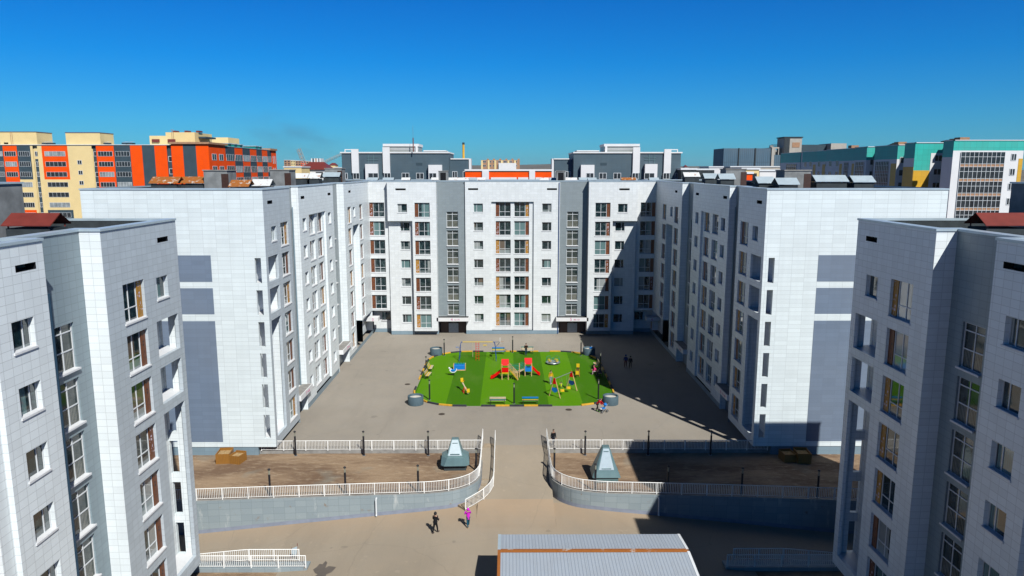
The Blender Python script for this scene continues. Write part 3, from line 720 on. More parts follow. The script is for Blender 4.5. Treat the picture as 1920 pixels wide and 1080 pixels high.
for i_, (px, w_, mt) in enumerate(((695, 1.6, 'cap'), (727, 1.6, 'cap'), (760, 1.2, 'rustl'), (815, 1.2, 'rustl'), (858, 3.6, 'rustl'), (884, 1.4, 'cap'), (902, 1.2, 'rustl'), (1020, 1.3, 'rustl'), (1038, 1.2, 'cap'), (1068, 2.2, 'rustl'), (1097, 1.5, 'cap'), (1110, 1.2, 'cap'), (1180, 2.2, 'rustm'), (1190, 1.0, 'cap'), (1228, 1.4, 'cap'))):
    x = roofx(px, 120)
    chimney(x, 120 + (px % 3), RF, w_, 1.0, .85, M[mt], '%s lidded low vent, %s from the left along the far block roof' % ({'cap': 'bright metal', 'rustl': 'patchy rusty', 'rustm': 'very rusty'}[mt], ORD[i_]), over=.12, gap=.06)

# ---------------------------------------------------------------- ground
def sm(t): t = max(0, min(1, t)); return t * t * (3 - 2 * t)
def gz(x, y):
    base = -1.8 - 1.35 * max(0, min(1.15, (abs(x) - 7) / 19))
    if abs(x) < 3.26 and y > 54: return base * (1 - sm((y - 55) / 12.3)) - .02
    return base
def struct(mb, name, smooth=False):
    o = mb.build(name, smooth=smooth); o['kind'] = 'structure'; return o
g = MB()
xs = [-60, -45, -36, -26, -20, -15, -11, -9, -7, -5, -3.27, -3.25, -2.4, -1.6, -.8, 0, .8, 1.6, 2.4, 3.25, 3.27, 5, 7, 9, 11, 15, 20, 26, 36, 45, 60]
ys = [-30, 0, 20, 30, 40, 46, 50, 53] + [54 + i * .7 for i in range(20)]
vs = [(x, y, gz(x, y)) for y in ys for x in xs]; nx = len(xs)
g.add(vs, [(j * nx + i, j * nx + i + 1, (j + 1) * nx + i + 1, (j + 1) * nx + i) for j in range(len(ys) - 1) for i in range(nx - 1)], M['road'])
struct(g, 'road')
g = MB(); yb = 66.15
g.poly([(-24.7, yb, -.02), (-3.26, yb, -.02), (-3.26, 67.25, -.02), (3.26, 67.25, -.02), (3.26, yb, -.02), (24.7, yb, -.02), (24.7, 118, -.02), (-24.7, 118, -.02)], M['asphalt'])
g.quad((-24.7, yb, -.5), (-3.26, yb, -.5), (-3.26, yb, -.02), (-24.7, yb, -.02), M['concrete'])
g.quad((3.26, yb, -.5), (24.7, yb, -.5), (24.7, yb, -.02), (3.26, yb, -.02), M['concrete'])
struct(g, 'courtyard_pavement')
# planter outline (right side, x>0), from the court down to the road then out along it
LINE = [(3.05, 69.0), (3.05, 66.2), (3.05, 64), (3.05, 62), (3.07, 60.8), (3.25, 59.9), (3.65, 59.05), (4.3, 58.3), (5.2, 57.7), (6.4, 57.3), (8, 57.05), (11, 56.88), (16, 56.55), (21, 56.2), (26, 55.8), (34, 55.2), (48, 54.6)]
def smooth_line(P, n=3):
    out = []
    for i in range(len(P) - 1):
        p0 = P[max(i - 1, 0)]; p1 = P[i]; p2 = P[i + 1]; p3 = P[min(i + 2, len(P) - 1)]
        for k in range(n):
            t = k / n
            out.append(tuple(.5 * (2 * b + (c - a) * t + (2 * a - 5 * b + 4 * c - d) * t * t + (3 * b - a - 3 * c + d) * t ** 3) for a, b, c, d in zip(p0, p1, p2, p3)))
    out.append(P[-1]); return out
SL = smooth_line(LINE)
def offl(P, d):
    out = []
    for i in range(len(P)):
        a = Vector(P[max(i - 1, 0)]); b = Vector(P[min(i + 1, len(P) - 1)]); t = (b - a).normalized(); nrm = Vector((t.y, -t.x))
        out.append((P[i][0] + nrm.x * d, P[i][1] + nrm.y * d))
    return out
for s in (-1, 1):
    sd = 'left' if s < 0 else 'right'
    W0 = [p for p in SL if p[1] <= 66.3]
    inn = offl(W0, -.3); out = offl(W0, .012)
    d = MB(sx=s); d.poly([(x, y, -.4) for x, y in offl(W0, -.28)] + [(60, 54, -.4), (60, 90, -.4), (39.5, 90, -.4), (39.5, 65.9, -.4), (24, 66.0, -.4), (24, 66.1, -.4)], M['dirt'])
    # break into a grid-free ngon
    struct(d, 'earth_bed')
    t = empty('retaining_wall', (s * 8, 57, -.3), 0, 'curved grey blue retaining wall below the %s earth bed' % (sd + ' sunlit' if s < 0 else sd + ', partly shaded'), 'retaining wall')
    m = MB(sx=s, off=(-s * 8, -57, .3)); bb = MB(sx=s, off=(-s * 8, -57, .3))
    for i in range(len(W0) - 1):
        (a0, b0), (a1, b1) = W0[i], W0[i + 1]; (c0, e0), (c1, e1) = inn[i], inn[i + 1]; (o0, q0), (o1, q1) = out[i], out[i + 1]
        z0, z1 = gz(min(a0, 3.0) if a0 < 3.2 else a0, b0) - .1, gz(min(a1, 3.0) if a1 < 3.2 else a1, b1) - .1
        z0 = min(z0, -.5); z1 = min(z1, -.5)
        m.quad((a0, b0, z0), (a1, b1, z1), (a1, b1, -.3), (a0, b0, -.3), M['ret'])
        m.quad((a0, b0, -.3), (a1, b1, -.3), (c1, e1, -.3), (c0, e0, -.3), M['concrete'])
        m.quad((c0, e0, -.3), (c1, e1, -.3), (c1, e1, -.6), (c0, e0, -.6), M['concrete'])
        h0 = max(0, min(.32, -.35 - z0 - .1)); h1 = max(0, min(.32, -.35 - z1 - .1))
        bb.quad((o0, q0, z0), (o1, q1, z1), (o1, q1, z1 + .1 + h1), (o0, q0, z0 + .1 + h0), M['retb'])
    m.build('wall', t); bb.build('base_band', t)
# stairs beside the left bed
st = MB(); n = 12; 
t = empty('outdoor_stairs', (-2.5, 62, 0), 0, 'narrow concrete steps going down beside the left earth bed', 'stairs')
SC = [(-2.5, 67.6), (-2.5, 61.0), (-2.62, 59.9), (-3.05, 58.9), (-3.8, 58.1), (-4.6, 57.4)]
SC = smooth_line(SC, 5)
def along(P, n):
    L = [0]
    for a, b in zip(P, P[1:]): L.append(L[-1] + math.dist(a, b))
    out = []
    for k in range(n + 1):
        q = L[-1] * k / n; i = max(j for j in range(len(L)) if L[j] <= q + 1e-9); i = min(i, len(P) - 2)
        f = (q - L[i]) / max(1e-9, L[i + 1] - L[i]); out.append((P[i][0] + (P[i + 1][0] - P[i][0]) * f, P[i][1] + (P[i + 1][1] - P[i][1]) * f))
    return out
SP = along(SC, n); La = offl(SP, .52); Lb = offl(SP, -.5)
sm_ = MB(off=(2.5, -62, 0))
M['step'] = plain('sandy_concrete_steps', (.38, .3, .21), .9, 0, .12, 3)
zt = [0.02 - 1.78 * (k / n) ** 1.0 for k in range(n + 1)]
for k in range(n):
    a, b, c, d = La[k], La[k + 1], Lb[k + 1], Lb[k]; z = zt[k]; z2 = zt[k + 1]
    sm_.quad((*a, z), (*b, z), (*c, z), (*d, z), M['step']); sm_.quad((*b, z), (*c, z), (*c, z2), (*b, z2), M['step'])
    for p, q in ((a, b), (d, c)): sm_.quad((*p, z), (*q, z), (*q, z - 1.4), (*p, z - 1.4), M['step'])
sm_.build('steps', t)

# ---------------------------------------------------------------- railings
def railing(P, z, label, h=1.0, gap=.14, post=2.05, mat='railw', group='white railings'):
    """P plan points, z function or number"""
    zf = z if callable(z) else (lambda x, y: z)
    t = empty('railing', (P[0][0], P[0][1], zf(*P[0])), 0, label, 'railing', group)
    o = (-P[0][0], -P[0][1], -zf(*P[0]))
    L = sum(math.dist(a, b) for a, b in zip(P, P[1:]))
    r = MB(off=o); Q = along(P, max(2, int(L / .5)))
    for zz, rr, nm in ((h, .032, 'top_rail'), (.13, .022, 'bottom_rail')):
        r = MB(off=o); r.path([(x, y, zf(x, y) + zz) for x, y in Q], rr, M[mat], 4); r.build(nm, t)
    bl = MB(off=o)
    for x, y in along(P, int(L / gap)):
        q = zf(x, y); bl.tube((x, y, q + .13), (x, y, q + h), .019, M[mat], 4)
    bl.build('balusters', t)
    base = None
    for x, y in along(P, max(1, round(L / post))):
        if base is None:
            p = MB(); p.box(-.033, .033, -.033, .033, 0, h + .01, M[mat]); base = p.build('post', t)
            base.location = (x + o[0], y + o[1], zf(x, y) + o[2])
        else:
            c = base.copy(); C.objects.link(c); c.parent = t; c.location = (x + o[0], y + o[1], zf(x, y) + o[2])
    return t
def sub(P, pred): return [p for p in P if pred(p)]
top = offl(SL, -.15)
for s in (-1, 1):
    sd = 'left' if s < 0 else 'right'
    P = [(s * x, y) for x, y in top if x < 40 and y < 69.1]
    zz = lambda x, y: -.3 + .3 * sm((y - 64.5) / 2)
    railing(P, zz, 'white railing along the curved edge of the %s earth bed' % sd)
    if s < 0: railing([(-3.2, 66.22), (-24.4, 66.05)], -.1, 'white railing between the courtyard and the left earth bed')
    else:
        railing([(3.2, 66.22), (8.3, 66.2)], -.1, 'short sunlit white railing panel by the path, behind the right earth bed')
        railing([(8.45, 66.2), (24.4, 66.05)], -.1, 'long railing mostly in shade between the courtyard and the right earth bed')
def zst(x, y):
    if y > 67.6: return 0
    d = min(range(n + 1), key=lambda k: math.dist(SP[k], (x, y))); 
    return zt[d] 
OUTL = offl(SP, -.56)
def zline(x, y):
    best = 1e9; r = 0
    for k in range(n):
        a = Vector(OUTL[k]); b = Vector(OUTL[k + 1]); p = Vector((x, y)); tt = max(0, min(1, (p - a).dot(b - a) / (b - a).length_squared)); dd = (a + (b - a) * tt - p).length
        if dd < best: best = dd; r = zt[k] + (zt[k + 1] - zt[k]) * tt
    return r
OUT2 = [(-1.95, 68.5)] + offl(SP, .56)
OUT2 = [p for p in OUT2]
def zl2(x, y):
    if y > 67.6: return 0
    return zline(x, y)
OUT2 = [(-1.94, 68.6)] + (offl(SP, .56) if offl(SP, .56)[0][0] > -2.5 else offl(SP, -.56))
railing(OUT2, zl2, 'white railing on the path side of the narrow steps', gap=.14)
# ramps to the near blocks
for s in (-1, 1):
    sd = 'left' if s < 0 else 'right'
    t = empty('entrance_ramp', (s * 19.5, 49.2, -3), 0, 'concrete ramp beside the near %s block' % (sd if s < 0 else sd + ' shaded'), 'ramp')
    m = MB(off=(-s * 19.5, -49.2, 3)); x0, x1 = sorted((s * 15.4, s * 26))
    y0, y1 = 48.9, 49.9
    za, zb = (-2.0, -2.35)
    zi, zo_ = -2.1, -2.1
    m.box(x0, x1, y0, y1, -4, -2.25, M['ret'])
    m.build('ramp_body', t)
    railing([(s * 15.5, y0 + .1), (s * 25.5, y0 + .1)], -2.25, 'white railing on the near edge of the %s entrance ramp' % sd, .95)
    railing([(s * 16.2, y1 - .1), (s * 20.5, y1 - .1), (s * 25.5, y1 - .25)], lambda x, y: -2.2 - .5 * max(0, (abs(x) - 20) / 6), 'white railing on the far edge of the %s entrance ramp' % sd, .95)
    d = MB(); x0, x1 = sorted((s * 15.3, s * 27)); d.box(x0, x1, 40, y0 - .02, -4, -2.55, M['dirt']); struct(d, 'earth_bed')
# wet stain by the ramp
st = MB(); pts = []
for k in range(22):
    a = 2 * math.pi * k / 22; r = .8 + .22 * math.sin(3 * a + 1) + .2 * math.sin(5 * a) + .12 * math.sin(9 * a)
    x, y = -14.2 + .75 * r * math.cos(a), 48.4 + 1.7 * r * math.sin(a); pts.append((x, y, gz(x, y) + .03))
M['wet'] = plain('damp_asphalt', (.13, .105, .085), .5, 0, .1, 2); st.poly(pts, M['wet']); struct(st, 'damp_patch')

# ---------------------------------------------------------------- bollard lamps
LMP = None
def lamp(x, y, z, label, h=2.4):
    global LMP
    if LMP is None:
        t = empty('bollard_lamp', (x, y, z)); a = MB(); a.lathe([(0, 0), (.09, 0), (.09, 1.86), (0, 1.86)], M['black'], 10); a.lathe([(0, 0), (.16, 0), (.16, .03), (.09, .035)], M['steel'], 12)
        a.build('post', t)
        b = MB(); b.lathe([(.05, 1.86), (.055, 2.25)], M['lglass'], 10)
        for q in range(3): an = q * 2.09; b.tube((.07 * math.cos(an), .07 * math.sin(an), 1.72), (.07 * math.cos(an), .07 * math.sin(an), 2.25), .008, M['steel'], 4)
        b.build('lantern', t)
        c = MB(); c.lathe([(0, 2.25), (.12, 2.25), (.12, 2.3), (.05, 2.36), (0, 2.37)], M['black'], 12); c.build('cap', t); LMP = t
    else:
        t = LMP.copy(); C.objects.link(t)
        for ch in LMP.children: c = ch.copy(); C.objects.link(c); c.parent = t
    t.location = (x, y, z); t.scale = (1, 1, h / 2.37)
    tag(t, label, 'lamp post', 'black bollard lamps'); return t
M['lglass'] = plain('lantern_acrylic', (.30, .30, .22), .15)
for x, y, l in ((-9.99, 101.8, 'back left corner of the turf, beside the concrete ring'), (-.04, 103.5, 'middle of the turf\'s far edge'),
    (9.88, 101.7, 'back right corner of the turf, beside the ring'), (-11.5, 92.0, 'left edge of the turf beside the two side benches'),
    (-9.88, 81.3, 'front left corner of the turf'), (.01, 79.9, 'middle of the turf\'s front edge, between two benches'),
    (9.92, 81.4, 'front right corner of the turf near the person in red'), (11.75, 94.1, 'right edge of the turf where the shade begins')):
    lamp(x, y, 0, 'black bollard lamp at the ' + l, 2.5)
for x, l in ((-21.0, 'nearest the left wing'), (-14.47, 'midway along'), (-8.3, 'nearest the metal vent hut')): lamp(x, 65.6, -.4, 'black bollard lamp behind the left earth bed, ' + l, 2.5)
for x, l in ((6.73, 'first from the path, in sun'), (12.78, 'where the shade begins'), (18.78, 'in shade nearest the right wing')): lamp(x, 65.6, -.4, 'black bollard lamp behind the right earth bed, ' + l, 2.5)
for x, y, l in ((-8.25, 57.45, 'nearest the curve'), (-14.32, 57.1, 'middle one'), (-20.52, 56.7, 'nearest the left block')): lamp(x, y, -.35, 'black bollard lamp fronting the left earth bed, ' + l, 2.5)
for x, y, l in ((6.76, 57.65, 'in front of the grey metal vent hut'), (12.83, 57.2, 'at the start of the shade'), (18.94, 56.8, 'in full shade, middle'), (25.11, 56.3, 'in full shade beside the right block')): lamp(x, y, -.35, 'black bollard lamp fronting the right earth bed, ' + l, 2.5)
for s in (-1, 1): lamp(s * 3.55, 62.0, -.4, 'black bollard lamp in the inner corner of the %s earth bed' % ('left' if s < 0 else 'right'), 2.2)

# ---------------------------------------------------------------- metal vent huts, crates, drain pipes, wells
def frustum(mb, p0, p1, m):
    n = len(p0)
    for i in range(n): mb.quad(p0[i], p0[(i + 1) % n], p1[(i + 1) % n], p1[i], m)
def octo(ax, ay, c, z): return [(ax - c, -ay, z), (ax, -ay + c, z), (ax, ay - c, z), (ax - c, ay, z), (-ax + c, ay, z), (-ax, ay - c, z), (-ax, -ay + c, z), (-ax + c, -ay, z)]
t = empty('vent_hut', (-5.5, 62.9, -.4), R(2), 'grey green sheet metal vent hut with wide octagonal skirt on the left earth bed', 'vent hut')
m = MB(); m.box(-1.0, 1.0, -.85, .85, 0, .62, M['kioskd']); m.build('base', t)
m = MB(); frustum(m, octo(1.3, 1.15, .3, .55), octo(1.22, 1.0, .5, 1.25), M['kiosk']); frustum(m, octo(1.22, 1.0, .5, 1.25), octo(.55, .5, .1, 1.62), M['kiosk'])
m.poly(octo(1.3, 1.15, .3, .55), M['kioskd']); m.build('skirt', t)
m = MB(); q0 = [(-.72, -.8, 1.4), (.72, -.8, 1.4), (.72, .6, 1.4), (-.72, .6, 1.4)]; q1 = [(-.3, -.16, 2.75), (.3, -.16, 2.75), (.3, .34, 2.75), (-.3, .34, 2.75)]
frustum(m, q0, q1, M['kiosk']); m.poly(q1, M['kiosk']); m.build('cowl', t)
m = MB(); m.quad((-.62, -.815, 1.42), (.62, -.815, 1.42), (.27, -.2, 2.68), (-.27, -.2, 2.68), M['kioskw'])
m.box(-.42, .42, -.84, -.78, 1.52, 1.58, M['kiosk']); m.box(-.24, .24, -.36, -.30, 2.4, 2.45, M['kiosk']); m.build('louvre_panel', t)
t = empty('vent_hut', (7.95, 60.4, -.4), 0, 'tall pyramid shaped sheet metal vent hut on the right earth bed', 'vent hut')
m = MB(); m.box(-1.05, 1.05, -.95, .95, 0, .5, M['kiosk']); m.build('base', t)
m = MB(); frustum(m, octo(1.25, 1.1, .1, .5), octo(1.05, .95, .2, .95), M['kiosk']); frustum(m, octo(1.05, .95, .2, .95), octo(.3, .3, .06, 3.0), M['kiosk']); m.poly(octo(.3, .3, .06, 3.0), M['kiosk']); m.build('cowl', t)
m = MB(); m.quad((-.66, -.9, 1.15), (.66, -.9, 1.15), (.25, -.36, 2.9), (-.25, -.36, 2.9), M['kioskw']); m.box(-.42, .42, -.91, -.84, 1.22, 1.28, M['kiosk']); m.box(-.22, .22, -.48, -.4, 2.65, 2.7, M['kiosk']); m.build('louvre_panel', t)
def crate_(x, y, z, w, d, h, rz, label, open_=True):
    t = empty('wooden_crate', (x, y, z), rz, label, 'crate', 'wooden crates on the earth beds')
    m = MB(); th = .06
    m.box(-w / 2, w / 2, -d / 2, -d / 2 + th, 0, h, M['crate']); m.box(-w / 2, w / 2, d / 2 - th, d / 2, 0, h * 1.08, M['crate'])
    m.box(-w / 2, -w / 2 + th, -d / 2 + th, d / 2 - th, 0, h, M['crate']); m.box(w / 2 - th, w / 2, -d / 2 + th, d / 2 - th, 0, h, M['crate']); m.build('side_boards', t)
    m = MB(); m.box(-w / 2 + th, w / 2 - th, -d / 2 + th, d / 2 - th, 0, h * .8, M['rubble']); m.build('contents', t)
M['rubble'] = plain('sawdust_fill', (.4, .27, .13), .95, 0, .35, 6)
crate_(-27.3, 64.4, -.4, 1.25, 1.5, .95, R(6), 'tall orange brown crate against the left wing, the left one of the pair')
crate_(-26.0, 64.2, -.4, 1.05, 1.25, .8, R(-12), 'lower orange brown crate filled with scraps, right one of the left pair')
crate_(25.7, 64.4, -.4, 1.15, 1.3, .8, R(5), 'lower crate in shade beside the right wing')
crate_(27.0, 64.2, -.4, 1.25, 1.5, .98, R(-4), 'taller crate in shade beside the right wing')
for x, y, l in ((-11.7, 56.75, 'white drain pipe on the sunlit left retaining wall'), (12.0, 56.75, 'white drain pipe on the right retaining wall just before the shade'), (27.2, 55.6, 'drain pipe on the shaded end of the right retaining wall')):
    m = MB(); zb = gz(x, y); m.path([(x, y + .1, -.55), (x, y - .14, -.62), (x, y - .14, zb + .25), (x, y - .2, zb + .1)], .07, M['frame'], 8); tag(m.build('drain_pipe', smooth=False), l, 'drain pipe')
m = MB(); zb = gz(-16.6, 50.9); t = empty('banner_stand', (-16.9, 50.6, zb), R(25), 'small tilted blue and pink sign board on a maroon frame by the left ramp', 'sign'); t.scale = (.7, .7, .75)
m.tube((-.3, 0, 0), (-.1, 0, 1.3), .03, M['maroon']); m.tube((.3, 0, 0), (.5, 0, 1.6), .03, M['maroon']); m.build('frame', t)
m = MB(); m.quad((-.24, -.04, .4), (.34, -.04, .4), (.46, -.04, 1.3), (-.12, -.04, 1.2), M['paleblue'] if 'paleblue' in M else M['cap']); m.build('board', t)
for x, y, l, f in ((-11.23, 102.5, 'behind the back left corner of the turf', 0), (11.14, 102.5, 'behind the back right corner of the turf, holding a blue bag', 1), (-11.34, 79.9, 'at the front left corner of the turf', 0), (11.15, 79.9, 'at the front right corner of the turf', 0)):
    t = empty('concrete_planter_ring', (x, y, 0), 0, 'grey round concrete ring ' + l, 'planter ring', 'grey concrete rings at the turf corners')
    m = MB(); m.lathe([(.9, 0), (.9, .98), (.88, 1.0), (.76, 1.0), (.74, .98), (.74, .3)], M['well'], 40); m.build('ring', t, True)
    m = MB(); m.lathe([(0, .82), (.4, .84), (.745, .78)], M['sand'], 30); m.build('fill', t)
t = MB(); t.ball((0, 0, .12), .22, M['blue'], 12, (1.2, .8, .8)); t.ball((.1, .05, .3), .12, M['frame'], 10); t.ball((.28, 0, .12), .1, M['navy'], 8)
tag(t.build('bag', loc=(11.45, 102.5, .84)), 'blue bag lying in the far right concrete ring', 'bag')
for x, y in ((6.15, 77.84), (-13.37, 87.7), (-8.02, 76.4)):
    m = MB(); m.lathe([(0, .012), (.34, .012), (.36, 0)], M['manhole'], 20) if 'manhole' in M else None
    if not m.v: M['manhole'] = plain('iron_cover', (.09, .07, .055), .7, .3, .3, 8); m.lathe([(0, .012), (.36, .012), (.38, -.01)], M['manhole'], 20)
    tag(m.build('manhole_cover', loc=(x, y, -.015)), {6.15: 'round iron manhole cover in front of the turf, right of its middle', -13.37: 'round iron manhole cover on the asphalt left of the turf', -8.02: 'round iron manhole cover in front of the turf on the left'}[x], 'manhole cover')

# ---------------------------------------------------------------- turf and its painted kerb
def rrect(x0, x1, y0, y1, r, n=10):
    P = []
    for cx, cy, a0 in ((x1 - r, y1 - r, 0), (x0 + r, y1 - r, 90), (x0 + r, y0 + r, 180), (x1 - r, y0 + r, 270)):
        for k in range(n + 1): a = R(a0 + 90 * k / n); P.append((cx + r * math.cos(a), cy + r * math.sin(a)))
    return P
TP = rrect(-12, 12.05, 79.15, 104.0, 5.6)
m = MB(); m.poly([(*p, .012) for p in TP], M['turf'])
for i in range(len(TP)): a, b = TP[i], TP[(i + 1) % len(TP)]; m.quad((*a, -.03), (*b, -.03), (*b, .012), (*a, .012), M['turf'])
struct(m, 'playground_turf')
Q = TP + [TP[0]]; Lk = sum(math.dist(a, b) for a, b in zip(Q, Q[1:])); nk = round(Lk / 1.62); K = along(Q, nk)
kb = {}
M['kyel'] = plain('worn_yellow_kerb_paint', (.68, .38, .04), .7, 0, .15, 4); M['kdark'] = plain('dark_kerb_paint', (.045, .045, .06), .7, 0, .2, 4)
kerbs = empty('kerb_edging', (0, 79, 0), 0, 'row of low kerbs painted yellow and black round the turf', 'kerb')
for i in range(nk):
    (x0, y0), (x1, y1) = K[i], K[i + 1]; mx, my = (x0 + x1) / 2, (y0 + y1) / 2
    if my < 79.6 and (abs(mx + 4.6) < .9 or abs(mx - 6.1) < .9): continue
    if my > 103.5 and (abs(mx - 4.5) < .9 or abs(mx + 3.9) < .8): continue
    if abs(mx) > 11.9 and abs(my - 88) < 1 and mx < 0: continue
    L = math.dist((x0, y0), (x1, y1)) - .05; c = 'kyel' if i % 2 else 'kdark'
    key = (c, round(L, 1))
    if key not in kb:
        q = MB(); q.box(-L / 2, L / 2, -.09, .09, 0, .17, M[c]); o = q.build('kerb_stone', kerbs); kb[key] = o
    else: o = kb[key].copy(); C.objects.link(o); o.parent = kerbs
    nrm = Vector((y1 - y0, -(x1 - x0))).normalized()
    o.location = (mx + nrm.x * .12, my + nrm.y * .12 - 79, 0); o.rotation_euler = (0, 0, math.atan2(y1 - y0, x1 - x0))

# ---------------------------------------------------------------- benches
def bench(x, y, rz, cols, label, back=True, w=1.85):
    t = empty('bench', (x, y, .012), rz, label, 'bench', 'benches round the turf')
    f = MB()
    for q in (-1, 1):
        X = q * (w / 2 - .12)
        f.path([(X, -.22, 0), (X, -.22, .43), (X, .2, .43), (X, .34, .95)] if back else [(X, -.22, 0), (X, -.22, .43), (X, .22, .43)], .028, M['black'], 6); f.path([(X, .2, .43), (X, .24, 0)], .028, M['black'], 6)
    f.build('bench_frame', t)
    s = MB()
    for k in range(3): s.box(-w / 2, w / 2, -.25 + k * .165, -.25 + k * .165 + .13, .45, .485, M[cols[k % len(cols)]])
    s.build('seat', t)
    if back:
        s = MB()
        for k in range(3):
            yb, zb = .235 + k * .05, .56 + k * .15
            s.box(-w / 2, w / 2, yb, yb + .035, zb, zb + .115, M[cols[(k + 1) % len(cols)]])
        s.build('backrest', t)
    return t
M['palew'] = plain('pale_slats', (.62, .5, .33), .6, 0, .1)
bench(-2.15, 102.6, 0, ['blue', 'yellow', 'teal'], 'bench with yellow and teal slats at the far edge of the turf, empty')
bench(2.1, 102.9, 0, ['teal', 'palew', 'palew'], 'pale bench at the far edge of the turf with a man in front of it')
bench(-1.87, 79.75, R(180), ['palew', 'teal', 'palew'], 'pale and green slatted bench at the front edge, left of the middle lamp', w=1.55 + .3)
bench(1.86, 79.75, R(180), ['blue', 'yellow', 'teal'], 'blue yellow and green slatted bench at the front edge, right of the middle lamp')
bench(-11.1, 94.0, R(88), ['palew', 'palew', 'yellow'], 'pale bench on the left edge of the turf, the farther of two')
bench(-11.05, 90.6, R(84), ['palew', 'yellow', 'palew'], 'pale bench on the left edge of the turf, the nearer of two')
bench(11.3, 95.4, R(-90), ['palew', 'wood', 'palew'], 'farther pale bench on the right edge of the turf where shade begins')
bench(11.35, 91.6, R(-90), ['wood', 'wood', 'palew'], 'shaded bench on the right edge of the turf with two people')

# ---------------------------------------------------------------- playground
def comp(name, loc, rz, label, cat): return empty(name, loc, rz, label, cat)
G0 = .012
# metal climbing frame with hoop
t = comp('climbing_frame', (-5, 99.4, G0), 0, 'blue and yellow metal climbing frame with red ladder, rope and hoops', 'climbing frame')
m = MB(); m.tube((-2.15, 0, 2.62), (2.15, 0, 2.62), .05, M['yellow'], 8); m.build('top_beam', t)
for s in (-1, 1):
    m = MB()
    for q in (-1, 1): m.path([(s * 2.15, 0, 2.62), (s * 2.35, q * .12, 2.58), (s * 2.45, q * .3, 2.2), (s * 2.62, q * .75, 0)], .045, M['navy'], 8)
    m.tube((s * 2.56, -.5, .7), (s * 2.56, .5, .7), .025, M['teal'], 6); m.build('frame_leg', t)
m = MB()
for q in (-1, 1): m.tube((q * .21 - .05, -.3, 0), (q * .21 - .05, 0, 2.6), .03, M['red'], 6)
for k in range(7): z = .3 + k * .34; m.tube((-.26, -.3 + .3 * z / 2.6, z), (.16, -.3 + .3 * z / 2.6, z), .022, M['red'], 6)
m.build('ladder', t)
m = MB(); m.tube((-.72, 0, .45), (-.72, 0, 2.6), .025, M['palew'], 6); m.build('rope', t)
m = MB()
for q in (.8, 1.25): m.tube((q, 0, 2.2), (q, 0, 2.6), .012, M['steel'], 4)
m.box(.75, 1.3, -.1, .1, 2.12, 2.2, M['yellow']); m.lathe([(.1, 2.0), (.12, 2.02)], M['teal'], 12, (1.02, 0)); m.build('hanging_rings', t)
m = MB(); m.path([(2.3, 0, 2.6), (3.15, 0, 2.62)], .03, M['navy'], 6); m.path([(2.55, 0, 1.9), (3.15, 0, 2.6)], .03, M['navy'], 6); m.box(3.13, 3.18, -.45, .45, 2.5, 3.15, M['wht'])
for k in range(14):
    a, b = 2 * math.pi * k / 14, 2 * math.pi * (k + 1) / 14; m.tube((3.42 + .22 * math.cos(a), .22 * math.sin(a), 2.62), (3.42 + .22 * math.cos(b), .22 * math.sin(b), 2.62), .016, M['orust'], 4)
    m.tube((3.42 + .22 * math.cos(a), .22 * math.sin(a), 2.62), (3.42 + .12 * math.cos(b), .12 * math.sin(b), 2.3), .007, M['wht'], 3)
m.build('basketball_hoop', t)
m = MB()
for k in range(12):
    a, b = 2 * math.pi * k / 12, 2 * math.pi * (k + 1) / 12; m.tube((-2.9 + .24 * math.cos(a), .24 * math.sin(a), 1.85), (-2.9 + .24 * math.cos(b), .24 * math.sin(b), 1.85), .018, M['blue'], 4)
m.path([(-2.5, 0, 1.35), (-2.7, 0, 1.8)], .02, M['blue'], 5); m.path([(-2.45, 0, 1.9), (-2.68, 0, 1.85)], .02, M['blue'], 5); m.build('low_hoop', t)
# sandbox-like play table
t = comp('play_box', (-7.25, 94.4, G0), R(2), 'blue play box with wavy canopy edge and tan rim', 'play box')
m = MB(); m.box(-.75, .75, -.55, .55, .12, .66, M['blue']); m.build('panel', t)
m = MB(); m.box(-.82, .82, -.62, -.56, 0, .14, M['wood']); m.box(-.82, .82, .56, .62, 0, .14, M['wood'])
for q in (-1, 1): m.box(q * .79 - .05, q * .79 + .05, -.62, .62, 0, .75, M['wood'])
m.build('rim', t)
m = MB()
for k in range(4): m.ball((-.56 + k * .37, .35, .72), .2, M['teal'], 10, (1, .8, .6))
m.build('wavy_edge', t)
# spring rocker
t = comp('spring_rocker', (-7.9, 91.5, G0), R(5), 'small blue and white animal shaped spring rocker', 'spring rocker')
m = MB(); pr = []
for k in range(15): a = R(190 + 160 * k / 14); pr.append((math.cos(a) * .52, math.sin(a) * .52 + .95))
for k in range(13): a = R(345 - 150 * k / 12); pr.append((math.cos(a) * .26, math.sin(a) * .18 + .98))
for y in (-.2, .14):
    m.poly([(x, y, z) for x, z in pr], M['frame']); m.poly([(x, y + .06, z) for x, z in pr], M['frame'])
    for i in range(len(pr)): a, b = pr[i], pr[(i + 1) % len(pr)]; m.quad((a[0], y, a[1]), (b[0], y, b[1]), (b[0], y + .06, b[1]), (a[0], y + .06, a[1]), M['frame'])
m.ball((-.5, 0, 1.02), .13, M['frame'], 10); m.build('body_panel', t)
m = MB(); m.ball((0, -.2, .74), .26, M['blue'], 12, (1.25, .22, .75)); m.ball((.28, -.2, .92), .16, M['blue'], 10, (.8, .22, 1.2)); m.box(-.22, .22, -.14, .14, .72, .8, M['blue']); m.build('seat', t)
m = MB(); pts = [(.12 * math.cos(k * .7), .12 * math.sin(k * .7), .02 + k * .017) for k in range(26)]; m.path(pts, .02, M['black'], 5); m.build('spring', t)
